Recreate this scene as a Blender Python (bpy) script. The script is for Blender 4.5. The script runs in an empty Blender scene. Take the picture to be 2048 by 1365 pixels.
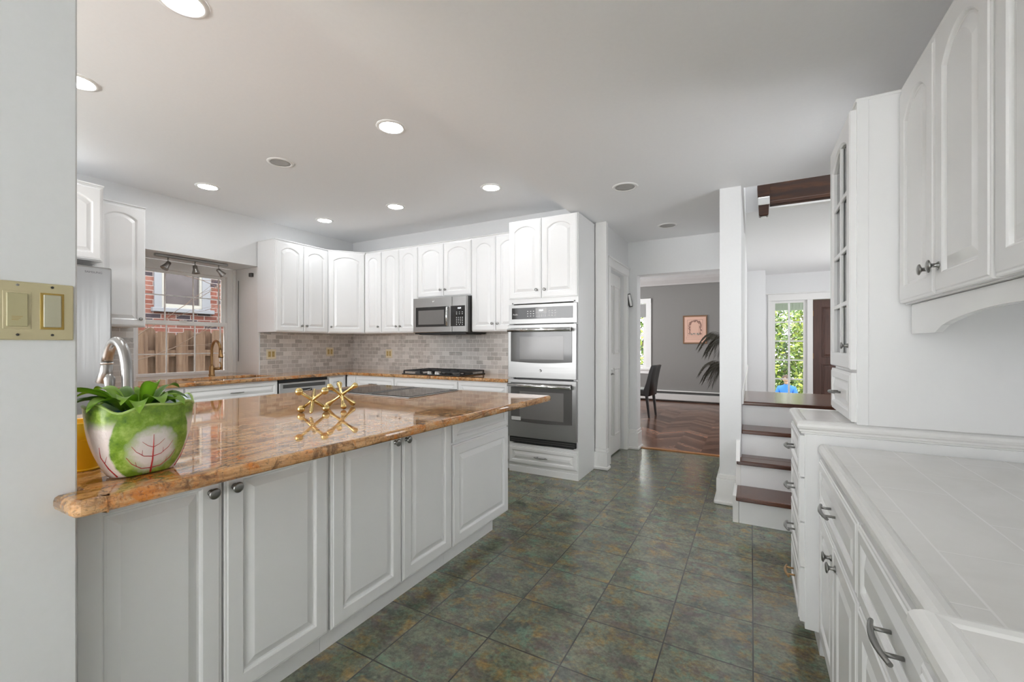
import bpy, bmesh, math, random
from mathutils import Vector, Matrix
random.seed(7)
SC = bpy.context.scene
C = SC.collection
PI = math.pi

# ------------------------------------------------------------------ camera
H = 1.22
cam_d = bpy.data.cameras.new('camera')
cam = bpy.data.objects.new('camera', cam_d)
C.objects.link(cam)
cam_d.sensor_width = 36.0
cam_d.lens = 867.5 / 2048 * 36.0
cam_d.shift_y = 7.2 / 2048
cam_d.clip_start = 0.02
cam_d.clip_end = 200
cam.location = (0, 0, H)
cam.rotation_euler = (PI / 2, 0, math.radians(28.88))
SC.camera = cam

# ------------------------------------------------------------------ view, world, daylight
SC.view_settings.view_transform = 'Standard'
SC.view_settings.look = 'None'
SC.view_settings.exposure = 1.07
SC.view_settings.gamma = 1.0
SC.view_settings.use_curve_mapping = False
SC.cycles.use_denoising = True
SC.cycles.max_bounces = 10
SC.cycles.diffuse_bounces = 6
SC.cycles.glossy_bounces = 4
SC.cycles.transmission_bounces = 8
SC.cycles.transparent_max_bounces = 12
SC.cycles.sample_clamp_indirect = 6.0
SC.cycles.caustics_reflective = False
SC.cycles.caustics_refractive = False

W = bpy.data.worlds.new('sky')
SC.world = W
W.use_nodes = True
wn = W.node_tree.nodes
bg = wn['Background']
bg.inputs[0].default_value = (0.95, 0.97, 1.0, 1)
bg.inputs[1].default_value = 2.1

def area(name, loc, rot, sx, sy, power, col=(1, 1, 1)):
    l = bpy.data.lights.new(name, 'AREA')
    l.shape = 'RECTANGLE'; l.size = sx; l.size_y = sy
    l.energy = power; l.color = col
    o = bpy.data.objects.new(name, l)
    C.objects.link(o)
    o.location = loc; o.rotation_euler = rot
    return o

# area lights standing in for daylight at unseen openings; the stairwell has none
area('daylight_rear_window', (-0.25, -5.3, 1.45), (PI / 2 + .35, 0, 0), 1.95, 1.5, 20, (1, 1, 1))
area('breakfast_fill', (-3.2, -1.75, 1.6), (PI / 2 + .4, 0, 0), 2.4, 1.3, 32, (1, 1, 1))  # added fill from an unseen opening, brightens the raised ceiling
area('daylight_dining_window', (-4.2, 7.4, 1.5), (0, -PI / 2, 0), 1.5, 2.4, 62, (.97, .98, 1))
area('walkway_fill', (1.03, 2.93, 1.45), (0, PI / 2 - .15, 0), 1.2, .62, 2.6, (.98, .99, 1))  # added side light for peninsula doors and tower, through the invented hidden window
area('stairwell_fill', (0.5, 4.4, 4.9), (0, 0, 0), 0.9, 0.9, 12, (1, 1, 1))  # added overhead fill for the steps, no window up here
area('foyer_fill', (2.45, 7.2, 1.5), (0, PI / 2, 0), 1.4, 2.6, 6, (1, .97, .93))  # added fill brightening the foyer from its unseen right side
sb = bpy.data.lights.new('rug_bounce_spot', 'SPOT')  # added spot aimed at the rug so light bounces onto the ceilings
sb.energy = 34000; sb.spot_size = math.radians(24); sb.spot_blend = .5; sb.shadow_soft_size = .3
sbo = bpy.data.objects.new('rug_bounce_spot', sb); C.objects.link(sbo)
sbo.location = (-.25, -9.2, 6.2)
sbo.rotation_euler = (Vector((-.25, -2.7, 0)) - Vector(sbo.location)).to_track_quat('-Z', 'Y').to_euler()
sun = bpy.data.lights.new('sun', 'SUN')
sun.energy = 2.0; sun.angle = 0.05; sun.color = (1, .95, .86)
so = bpy.data.objects.new('sun', sun); C.objects.link(so)
so.rotation_euler = (math.radians(38), math.radians(-22), 0)

# ------------------------------------------------------------------ materials
MATS = {}
def nt(name):
    m = bpy.data.materials.new(name); m.use_nodes = True
    t = m.node_tree
    return m, t.nodes, t.links, t.nodes['Principled BSDF']

def obj_co(n):
    return n.new('ShaderNodeTexCoord').outputs['Object']

def mapping(n, l, src, scale=(1, 1, 1), rot=(0, 0, 0), loc=(0, 0, 0)):
    mp = n.new('ShaderNodeMapping')
    mp.inputs['Scale'].default_value = scale
    mp.inputs['Rotation'].default_value = rot
    mp.inputs['Location'].default_value = loc
    l.new(src, mp.inputs[0])
    return mp.outputs[0]

def noise(n, l, src, scale, detail=4, rough=.55, dist=0):
    x = n.new('ShaderNodeTexNoise')
    x.inputs['Scale'].default_value = scale
    x.inputs['Detail'].default_value = detail
    x.inputs['Roughness'].default_value = rough
    x.inputs['Distortion'].default_value = dist
    if src is not None: l.new(src, x.inputs['Vector'])
    return x

def ramp(n, l, src, stops, interp='LINEAR'):
    r = n.new('ShaderNodeValToRGB')
    r.color_ramp.interpolation = interp
    e = r.color_ramp.elements
    while len(e) < len(stops): e.new(0.5)
    for k, (p, c) in enumerate(stops):
        e[k].position = p
        e[k].color = (c[0], c[1], c[2], 1) if len(c) == 3 else c
    l.new(src, r.inputs[0])
    return r.outputs[0]

def mix(n, l, fac, a, b, mode='MIX'):
    x = n.new('ShaderNodeMix'); x.data_type = 'RGBA'; x.blend_type = mode
    for k, v in ((0, fac), (6, a), (7, b)):
        if isinstance(v, (int, float)): x.inputs[k].default_value = v
        elif isinstance(v, tuple): x.inputs[k].default_value = (v[0], v[1], v[2], 1)
        else: l.new(v, x.inputs[k])
    return x.outputs[2]

def mth(n, l, op, a, b=None, c=None):
    x = n.new('ShaderNodeMath'); x.operation = op
    for k, v in enumerate((a, b, c)):
        if v is None: continue
        if isinstance(v, (int, float)): x.inputs[k].default_value = v
        else: l.new(v, x.inputs[k])
    return x.outputs[0]

def bump(n, l, bsdf, h, strength=.2, dist=.01):
    b = n.new('ShaderNodeBump')
    b.inputs['Strength'].default_value = strength
    b.inputs['Distance'].default_value = dist
    l.new(h, b.inputs['Height'])
    l.new(b.outputs[0], bsdf.inputs['Normal'])

def paint(name, col, rough=.5, bs=.03, scale=40, metal=0, var=.02):
    m, n, l, b = nt(name)
    co = obj_co(n)
    x = noise(n, l, co, scale, 3)
    c2 = tuple(max(0, v * (1 - var * 2)) for v in col)
    l.new(mix(n, l, x.outputs[0], col, c2), b.inputs['Base Color'])
    b.inputs['Roughness'].default_value = rough
    b.inputs['Metallic'].default_value = metal
    if bs: bump(n, l, b, x.outputs[0], bs, .004)
    return m

def steel(name, col=(.62, .62, .61), rough=.27, axis=2, sc=90):
    m, n, l, b = nt(name)
    s = [sc, sc, sc]; s[axis] = 1.5
    x = noise(n, l, mapping(n, l, obj_co(n), tuple(s)), 1.0, 2)
    l.new(ramp(n, l, x.outputs[0], [(0.3, (rough * .93,) * 3), (.7, (rough * 1.08,) * 3)]), b.inputs['Roughness'])
    l.new(mix(n, l, x.outputs[0], col, tuple(v * .95 for v in col)), b.inputs['Base Color'])
    b.inputs['Metallic'].default_value = 1
    return m

def glass(name, tint=(1, 1, 1), rough=0.0, refl=.12):
    m, n, l, b = nt(name)
    out = n['Material Output']
    tr = n.new('ShaderNodeBsdfTransparent'); tr.inputs[0].default_value = (*tint, 1)
    gl = n.new('ShaderNodeBsdfGlossy'); gl.inputs['Roughness'].default_value = rough
    fr = n.new('ShaderNodeFresnel'); fr.inputs[0].default_value = 1.22
    mx = n.new('ShaderNodeMixShader')
    l.new(fr.outputs[0], mx.inputs[0]); l.new(tr.outputs[0], mx.inputs[1]); l.new(gl.outputs[0], mx.inputs[2])
    l.new(mx.outputs[0], out.inputs[0])
    n.remove(b)
    return m

def emit(name, col, strength):
    m, n, l, b = nt(name)
    b.inputs['Base Color'].default_value = (*col, 1)
    b.inputs['Emission Color'].default_value = (*col, 1)
    b.inputs['Emission Strength'].default_value = strength
    return m

def wood(name, cols, scale=(1, 12, 12), rough=.35, gloss_var=True):
    m, n, l, b = nt(name)
    v = mapping(n, l, obj_co(n), scale)
    x = noise(n, l, v, 2.2, 6, .6, .6)
    l.new(ramp(n, l, x.outputs[0], [(.25, cols[0]), (.5, cols[1]), (.75, cols[2])]), b.inputs['Base Color'])
    b.inputs['Roughness'].default_value = rough
    bump(n, l, b, x.outputs[0], .08, .003)
    return m

def granite(name, seed):
    m, n, l, b = nt(name)
    co = obj_co(n)
    st = mapping(n, l, co, (15, 1.5, 15), (0, 0, math.radians(30)), (seed, 0, 0))
    a = noise(n, l, st, 1.6, 9, .70, 1.3)
    base = ramp(n, l, a.outputs[0], [(.25, (.07, .035, .018)), (.38, (.27, .125, .050)), (.46, (.52, .27, .11)),
                                   (.54, (.66, .39, .18)), (.62, (.50, .31, .16)), (.72, (.58, .22, .055)), (.85, (.66, .44, .26))])
    bl = noise(n, l, mapping(n, l, co, (1, 1, 1), (0, 0, 0), (0, seed, 0)), 11, 8, .68, .9)
    rust = mix(n, l, ramp(n, l, bl.outputs[0], [(.52, (0, 0, 0)), (.62, (.85, .85, .85))]), base, (.56, .175, .02))
    bk = noise(n, l, mapping(n, l, co, (1, 1, 1), (0, 0, 0), (seed, 4, 1)), 16, 8, .72, .7)
    brn = mix(n, l, ramp(n, l, bk.outputs[0], [(.51, (0, 0, 0)), (.61, (.8, .8, .8))]), rust, (.12, .058, .024))
    sp = noise(n, l, mapping(n, l, co, (1, 1, 1), (0, 0, 0), (2, 4, 1)), 110, 6, .75)
    dark = mix(n, l, ramp(n, l, sp.outputs[0], [(.53, (0, 0, 0)), (.66, (.75, .75, .75))]), brn, (.07, .04, .025))
    sp2 = noise(n, l, mapping(n, l, co, (1, 1, 1), (0, 0, 0), (3, 3, 3)), 75, 6, .75)
    lite = mix(n, l, ramp(n, l, sp2.outputs[0], [(.54, (0, 0, 0)), (.70, (.65, .65, .65))]), dark, (.52, .36, .22))
    l.new(lite, b.inputs['Base Color'])
    b.inputs['Roughness'].default_value = .04
    b.inputs['IOR'].default_value = 1.55
    b.inputs['Coat Weight'].default_value = .35
    b.inputs['Coat Roughness'].default_value = .03
    return m

def floor_tiles(name):
    m, n, l, b = nt(name)
    co = obj_co(n)
    T = .3215
    br = n.new('ShaderNodeTexBrick')
    br.offset = 0; br.squash = 1
    br.inputs['Scale'].default_value = 1
    br.inputs['Brick Width'].default_value = T
    br.inputs['Row Height'].default_value = T
    br.inputs['Mortar Size'].default_value = .0032
    br.inputs['Mortar Smooth'].default_value = .35
    br.inputs['Color1'].default_value = (0, 0, 0, 1)
    br.inputs['Color2'].default_value = (1, 1, 1, 1)
    br.inputs['Mortar'].default_value = (.5, .5, .5, 1)
    l.new(mapping(n, l, co, (1, 1, 1), (0, 0, 0), (-.006 + 20 * T, -1.53 + 20 * T, 0)), br.inputs['Vector'])
    off = n.new('ShaderNodeVectorMath'); off.operation = 'SCALE'
    l.new(br.outputs['Color'], off.inputs[0]); off.inputs['Scale'].default_value = 7.0
    add = n.new('ShaderNodeVectorMath'); add.operation = 'ADD'
    l.new(mapping(n, l, co, (1, 1.15, 1)), add.inputs[0]); l.new(off.outputs[0], add.inputs[1])
    v = add.outputs[0]
    n1 = noise(n, l, v, 8, 9, .72, .35)
    base = ramp(n, l, n1.outputs[0], [(.30, (.050, .055, .045)), (.42, (.100, .120, .088)), (.50, (.150, .170, .118)),
                                     (.58, (.190, .200, .135)), (.68, (.250, .235, .165))])
    n2 = noise(n, l, mapping(n, l, v, (1, 1, 1), (0, 0, 0), (5, 2, 0)), 8, 9, .72, .4)
    ochre = mix(n, l, ramp(n, l, n2.outputs[0], [(.50, (0, 0, 0)), (.64, (.8, .8, .8))]), base, (.300, .190, .060))
    n3 = noise(n, l, mapping(n, l, v, (1, 1, 1), (0, 0, 0), (9, 7, 0)), 9, 9, .74, .35)
    teal = mix(n, l, ramp(n, l, n3.outputs[0], [(.53, (0, 0, 0)), (.66, (.75, .75, .75))]), ochre, (.135, .260, .180))
    n4 = noise(n, l, mapping(n, l, v, (1, 1, 1), (0, 0, 0), (1, 17, 0)), 8, 9, .72, .35)
    mauve = mix(n, l, ramp(n, l, n4.outputs[0], [(.50, (0, 0, 0)), (.64, (.8, .8, .8))]), teal, (.120, .095, .088))
    fine = noise(n, l, v, 60, 5, .7)
    mott = mix(n, l, .55, mauve, ramp(n, l, fine.outputs[0], [(.32, (.28, .28, .28)), (.68, (1.75, 1.75, 1.65))]), 'MULTIPLY')
    col = mix(n, l, br.outputs['Fac'], mott, (.030, .030, .024))
    l.new(col, b.inputs['Base Color'])
    l.new(ramp(n, l, n3.outputs[0], [(.3, (.13, .13, .13)), (.7, (.24, .24, .24))]), b.inputs['Roughness'])
    hgt = mth(n, l, 'SUBTRACT', mth(n, l, 'MULTIPLY', n3.outputs[0], .35), br.outputs['Fac'])
    bump(n, l, b, hgt, .22, .004)
    b.inputs['IOR'].default_value = 1.65
    b.inputs['Coat Weight'].default_value = .3
    b.inputs['Coat Roughness'].default_value = .12
    return m

def wall_tile(name, plane):
    m, n, l, b = nt(name)
    co = obj_co(n)
    sep = n.new('ShaderNodeSeparateXYZ'); l.new(co, sep.inputs[0])
    cmb = n.new('ShaderNodeCombineXYZ')
    l.new(sep.outputs[1 if plane == 'x' else 0], cmb.inputs[0])
    l.new(mth(n, l, 'ADD', sep.outputs[2], .0145), cmb.inputs[1])
    add = n.new('ShaderNodeVectorMath'); add.operation = 'ADD'; add.inputs[1].default_value = (20, 0, 0)
    l.new(cmb.outputs[0], add.inputs[0])
    br = n.new('ShaderNodeTexBrick'); br.offset = .5
    for k, v in (('Scale', 1), ('Brick Width', .1), ('Row Height', .05), ('Mortar Size', .0022), ('Mortar Smooth', .2)):
        br.inputs[k].default_value = v
    br.inputs['Color1'].default_value = (0, 0, 0, 1); br.inputs['Color2'].default_value = (1, 1, 1, 1)
    br.inputs['Mortar'].default_value = (.5, .5, .5, 1)
    l.new(add.outputs[0], br.inputs['Vector'])
    col = ramp(n, l, br.outputs['Color'], [(0, (.44, .42, .40)), (.45, (.55, .53, .505)), (.75, (.62, .60, .575)), (1, (.74, .72, .69))])
    vn = noise(n, l, co, 9, 6, .6, 1.5)
    col = mix(n, l, ramp(n, l, vn.outputs[0], [(.5, (0, 0, 0)), (.62, (.5, .5, .5))]), col, (.70, .67, .64))
    l.new(mix(n, l, br.outputs['Fac'], col, (.86, .84, .81)), b.inputs['Base Color'])
    b.inputs['Roughness'].default_value = .12
    bump(n, l, b, mth(n, l, 'SUBTRACT', 1, br.outputs['Fac']), .5, .002)
    return m

def brick_wall(name):
    m, n, l, b = nt(name)
    co = obj_co(n)
    sep = n.new('ShaderNodeSeparateXYZ'); l.new(co, sep.inputs[0])
    cmb = n.new('ShaderNodeCombineXYZ')
    l.new(mth(n, l, 'ADD', sep.outputs[1], 20), cmb.inputs[0]); l.new(mth(n, l, 'ADD', sep.outputs[2], 20), cmb.inputs[1])
    br = n.new('ShaderNodeTexBrick'); br.offset = .5
    for k, v in (('Scale', 1), ('Brick Width', .215), ('Row Height', .075), ('Mortar Size', .006), ('Mortar Smooth', .1)):
        br.inputs[k].default_value = v
    br.inputs['Color1'].default_value = (0, 0, 0, 1); br.inputs['Color2'].default_value = (1, 1, 1, 1)
    l.new(cmb.outputs[0], br.inputs['Vector'])
    col = ramp(n, l, br.outputs['Color'], [(0, (.05, .038, .045)), (.22, (.058, .042, .052)), (.3, (.18, .062, .043)), (.7, (.24, .088, .062)), (1, (.28, .13, .10))])
    x = noise(n, l, co, 25, 5)
    col = mix(n, l, .5, col, ramp(n, l, x.outputs[0], [(.3, (.6, .6, .6)), (.7, (1.2, 1.2, 1.2))]), 'MULTIPLY')
    l.new(mix(n, l, br.outputs['Fac'], col, (.36, .31, .29)), b.inputs['Base Color'])
    b.inputs['Roughness'].default_value = .9
    return m

def parquet(name):
    m, n, l, b = nt(name)
    co = obj_co(n)
    sep = n.new('ShaderNodeSeparateXYZ'); l.new(co, sep.inputs[0])
    Wd = .30
    xx = mth(n, l, 'ADD', sep.outputs[0], 20)
    yy = mth(n, l, 'ADD', sep.outputs[1], 20)
    zig = mth(n, l, 'PINGPONG', xx, Wd)
    t = mth(n, l, 'DIVIDE', mth(n, l, 'ADD', yy, zig), .115)
    idx = mth(n, l, 'FLOOR', t)
    colm = mth(n, l, 'FLOOR', mth(n, l, 'DIVIDE', xx, Wd))
    cmb = n.new('ShaderNodeCombineXYZ'); l.new(idx, cmb.inputs[0]); l.new(colm, cmb.inputs[1])
    wn_ = n.new('ShaderNodeTexWhiteNoise'); l.new(cmb.outputs[0], wn_.inputs[0])
    g = noise(n, l, mapping(n, l, co, (14, 14, 1), (0, 0, 0)), 1, 5, .6, .8)
    col = ramp(n, l, wn_.outputs['Value'], [(0, (.080, .032, .019)), (.35, (.14, .062, .036)), (.7, (.19, .09, .055)), (1, (.27, .14, .09))])
    col = mix(n, l, .6, col, ramp(n, l, g.outputs[0], [(.3, (.65, .65, .65)), (.7, (1.25, 1.25, 1.25))]), 'MULTIPLY')
    fr = mth(n, l, 'FRACT', t)
    edge = mth(n, l, 'LESS_THAN', fr, .05)
    l.new(mix(n, l, edge, col, (.04, .02, .012)), b.inputs['Base Color'])
    b.inputs['Roughness'].default_value = .22
    return m

def white_tile_top(name):
    m, n, l, b = nt(name)
    co = obj_co(n)
    br = n.new('ShaderNodeTexBrick'); br.offset = .5
    for k, v in (('Scale', 1), ('Brick Width', .42), ('Row Height', .142), ('Mortar Size', .0028), ('Mortar Smooth', .6)):
        br.inputs[k].default_value = v
    l.new(mapping(n, l, co, (1, 1, 1), (0, 0, PI / 2), (20, 20, 0)), br.inputs['Vector'])
    x = noise(n, l, co, 4, 5, .6, 1)
    base = ramp(n, l, x.outputs[0], [(.35, (.80, .79, .77)), (.65, (.86, .85, .835))])
    l.new(mix(n, l, br.outputs['Fac'], base, (.92, .91, .90)), b.inputs['Base Color'])
    b.inputs['Roughness'].default_value = .16
    bump(n, l, b, mth(n, l, 'SUBTRACT', 1, br.outputs['Fac']), .15, .002)
    return m

def leaf_mat(name, c1, c2, scale=6):
    m, n, l, b = nt(name)
    x = noise(n, l, obj_co(n), scale, 4)
    l.new(mix(n, l, x.outputs[0], c1, c2), b.inputs['Base Color'])
    b.inputs['Roughness'].default_value = .38
    b.inputs['Subsurface Weight'].default_value = 0
    return m

def cabbage(name):
    m, n, l, b = nt(name)
    co = obj_co(n)
    sep = n.new('ShaderNodeSeparateXYZ'); l.new(co, sep.inputs[0])
    nz = noise(n, l, co, 30, 6, .68)
    nzb = mth(n, l, 'MULTIPLY', mth(n, l, 'SUBTRACT', nz.outputs[0], .5), 1.3)
    nz2 = mth(n, l, 'MULTIPLY', mth(n, l, 'SUBTRACT', nz.outputs[0], .5), .15)
    x, z = sep.outputs[0], sep.outputs[2]
    def ell(cx, cz, rx, rz, nzb=nzb):
        a = mth(n, l, 'POWER', mth(n, l, 'ABSOLUTE', mth(n, l, 'DIVIDE', mth(n, l, 'SUBTRACT', x, cx), rx)), 2)
        c = mth(n, l, 'POWER', mth(n, l, 'ABSOLUTE', mth(n, l, 'DIVIDE', mth(n, l, 'SUBTRACT', z, cz), rz)), 2)
        return mth(n, l, 'ADD', mth(n, l, 'ADD', a, c), nzb)
    green = ramp(n, l, nz.outputs[0], [(.32, (.060, .125, .012)), (.5, (.17, .29, .025)), (.68, (.36, .48, .11))])
    white = (.80, .75, .72)
    cen = ramp(n, l, ell(0, .068, .060, .062), [(.35, (1, 1, 1)), (1.15, (0, 0, 0))])
    cen2 = mix(n, l, cen, green, white)
    # outside the main leaf: pale leaf edges lower left and right
    big = ell(0, .095, .084, .112, nz2)
    side = ramp(n, l, big, [(.93, (0, 0, 0)), (1.0, (1, 1, 1))])
    low = ramp(n, l, mth(n, l, 'ADD', z, mth(n, l, 'MULTIPLY', nzb, .02)), [(.125, (1, 1, 1)), (.15, (0, 0, 0))])
    outer = ramp(n, l, mth(n, l, 'ABSOLUTE', x), [(.106, (1, 1, 1)), (.115, (0, 0, 0))])
    f = mth(n, l, 'MULTIPLY', mth(n, l, 'MULTIPLY', side, low), outer)
    col = mix(n, l, f, cen2, (.80, .70, .67))
    l.new(col, b.inputs['Base Color'])
    b.inputs['Roughness'].default_value = .12
    bump(n, l, b, nz.outputs[0], .5, .004)
    return m

WALL = paint('wall_paint', (.79, .797, .80), .55, .02, 60)
CEIL = paint('ceiling_paint', (.868, .872, .880), .7, .02, 50)
CAB = paint('cabinet_white', (.862, .866, .868), .22, .01, 30, var=.006)
TRIM = paint('trim_white', (.86, .855, .84), .3, .01, 40)
GREYW = paint('dining_grey_paint', (.235, .228, .218), .6, .03, 60)
TILE = floor_tiles('slate_look_tile')
GRAN = granite('orange_granite', 2.0)
BSX = wall_tile('backsplash_tile_left', 'x')
BSY = wall_tile('backsplash_tile_back', 'y')
BRICK = brick_wall('neighbour_brick')
PARQ = parquet('herringbone_parquet')
WTOP = white_tile_top('white_tiled_top')
STEEL = steel('brushed_steel', (.52, .52, .515), .34, 0, 120)
OVST = steel('oven_steel', (.36, .36, .355), .38, 0, 120)
CROWN = paint('crown_paint', (.52, .50, .49), .5, .01)
STEELV = steel('brushed_steel_dark', (.40, .40, .395), .30, 2, 100)
NICK = steel('brushed_nickel', (.37, .365, .355), .30, 2, 60)
PEWT = steel('pewter', (.30, .30, .29), .30, 2, 60)
CHROME = steel('chrome', (.75, .75, .74), .12, 2, 20)
BRONZE = steel('aged_brass', (.42, .26, .12), .30, 2, 60)
GOLD = steel('gold', (.66, .50, .22), .20, 2, 40)
BLACKG = paint('black_glass', (.035, .034, .033), .05, 0)
OVENG = paint('smoked_oven_glass', (.10, .097, .093), .08, 0)
OVENG2 = paint('smoked_oven_window', (.19, .183, .176), .12, 0)
BLACK = paint('matt_black', (.012, .012, .012), .5, .02)
IRON = paint('cast_iron', (.02, .02, .021), .45, .1, 80)
DARKST = paint('dark_steel', (.07, .07, .068), .35, .02)
WINGLASS = glass('window_glass')
CABGLASS = paint('grey_seeded_cabinet_glass', (.20, .205, .205), .10, .25, 60, var=.2)
SWITCH = paint('tan_switch_plate', (.50, .44, .27), .35, .01)
SWITCH2 = paint('tan_rocker', (.42, .38, .22), .35, .01)
SWITCH3 = paint('grey_tan_rocker', (.44, .42, .31), .3, .01)
GOLDTR = paint('yellowed_edge', (.34, .22, .04), .4, .01)
IVORY = paint('ivory_plastic', (.74, .67, .50), .35, .01)
IVORY2 = paint('amber_plastic', (.50, .37, .14), .35, .01)
DWOOD = wood('dark_tread_wood', ((.045, .015, .008), (.085, .028, .015), (.14, .052, .028)), (1.2, 16, 16), .20)
LWOOD = wood('landing_wood', ((.07, .03, .018), (.13, .065, .04), (.20, .11, .07)), (.9, 14, 14), .2)
BEAMW = wood('stained_beam_wood', ((.012, .004, .002), (.045, .015, .006), (.13, .045, .013)), (.8, 9, 9), .28)
DOORW = wood('brown_door_wood', ((.055, .028, .022), (.085, .042, .032), (.12, .06, .045)), (14, 14, .9), .35)
FENCEW = wood('weathered_fence_wood', ((.075, .042, .026), (.155, .095, .060), (.22, .15, .10)), (12, 12, .8), .9)
FENCED = wood('dark_fence_wood', ((.035, .016, .010), (.065, .032, .02), (.09, .045, .028)), (12, 12, .8), .9)
THRESH = wood('oak_threshold', ((.25, .09, .02), (.36, .14, .035), (.45, .2, .06)), (1, 10, 10), .3)
LEATH = paint('black_leather', (.022, .020, .020), .35, .1, 120)
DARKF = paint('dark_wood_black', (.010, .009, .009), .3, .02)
LAMP = emit('lamp_glow', (.95, .975, 1), 31.0)
CANDARK = paint('unlit_reflector', (.42, .415, .40), .45, .02)
LEAF = leaf_mat('fresh_leaf', (.20, .42, .02), (.40, .62, .08), 12)
LEAF2 = leaf_mat('deep_leaf', (.08, .20, .02), (.20, .38, .05), 12)
POTC = cabbage('cabbage_glaze')
POTIN = paint('pale_blue_glaze', (.66, .72, .78), .15, .05)
VEIN = paint('red_vein_glaze', (.45, .035, .035), .2, 0)
BLUEP = paint('blue_plastic', (.02, .10, .30), .35, 0)
SOIL = paint('bark_soil', (.03, .02, .012), .9, .5, 90)
YELL = paint('yellow_glaze', (.85, .47, .01), .3, .02)
HEATER = paint('heater_enamel', (.66, .65, .63), .4, .01)
PALM = leaf_mat('dark_palm_leaf', (.018, .020, .012), (.050, .042, .026), 10)
FOL = [leaf_mat('foliage_yellow_green', (.27, .36, .045), (.44, .50, .12), 3),
       leaf_mat('foliage_mid_green', (.09, .17, .03), (.18, .26, .06), 3),
       leaf_mat('foliage_dark_green', (.03, .065, .018), (.07, .12, .035), 3)]
BARK = paint('bark', (.16, .11, .08), .9, .4, 30)
GRASS = paint('grass_ground', (.18, .26, .08), .9, .5, 20, var=.25)
PORCH = paint('porch_grey_green', (.50, .54, .48), .6, .02)
NTRIM = paint('neighbour_blue_grey_trim', (.27, .28, .30), .6, .05)
NTRIM2 = paint('neighbour_cream_sash', (.46, .45, .40), .5, .02)
NGLASS = paint('neighbour_dull_glass', (.13, .11, .11), .25, .02, 4, var=.25)
BLUEC = paint('blue_jacket_cloth', (.02, .13, .52), .7, .2, 60)
SKIN = paint('skin', (.55, .33, .24), .5, .02)
HAIR = paint('dark_hair', (.05, .03, .02), .7, .3, 80)
DENIM = paint('dark_trousers', (.03, .035, .05), .8, .2, 80)
ARTP = paint('pink_paper', (.72, .46, .36), .6, .02)
ARTF = paint('walnut_frame', (.20, .10, .045), .35, .05)
INK = paint('brown_ink', (.27, .15, .12), .7, 0)
INK2 = paint('grey_green_ink', (.22, .23, .20), .7, 0)
SHADE = paint('grey_blind_cloth', (.35, .35, .34), .8, .2, 60)
GREYTXT = paint('grey_lettering', (.16, .16, .16), .5, 0)
WHTXT = paint('white_lettering', (.75, .75, .75), .5, 0)
DISP = emit('clock_display', (.9, .95, 1), 1.2)
CASEB = paint('black_case_edge', (.02, .02, .02), .4, 0)
PIPEM = paint('white_downspout', (.42, .42, .45), .5, .02)

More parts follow.
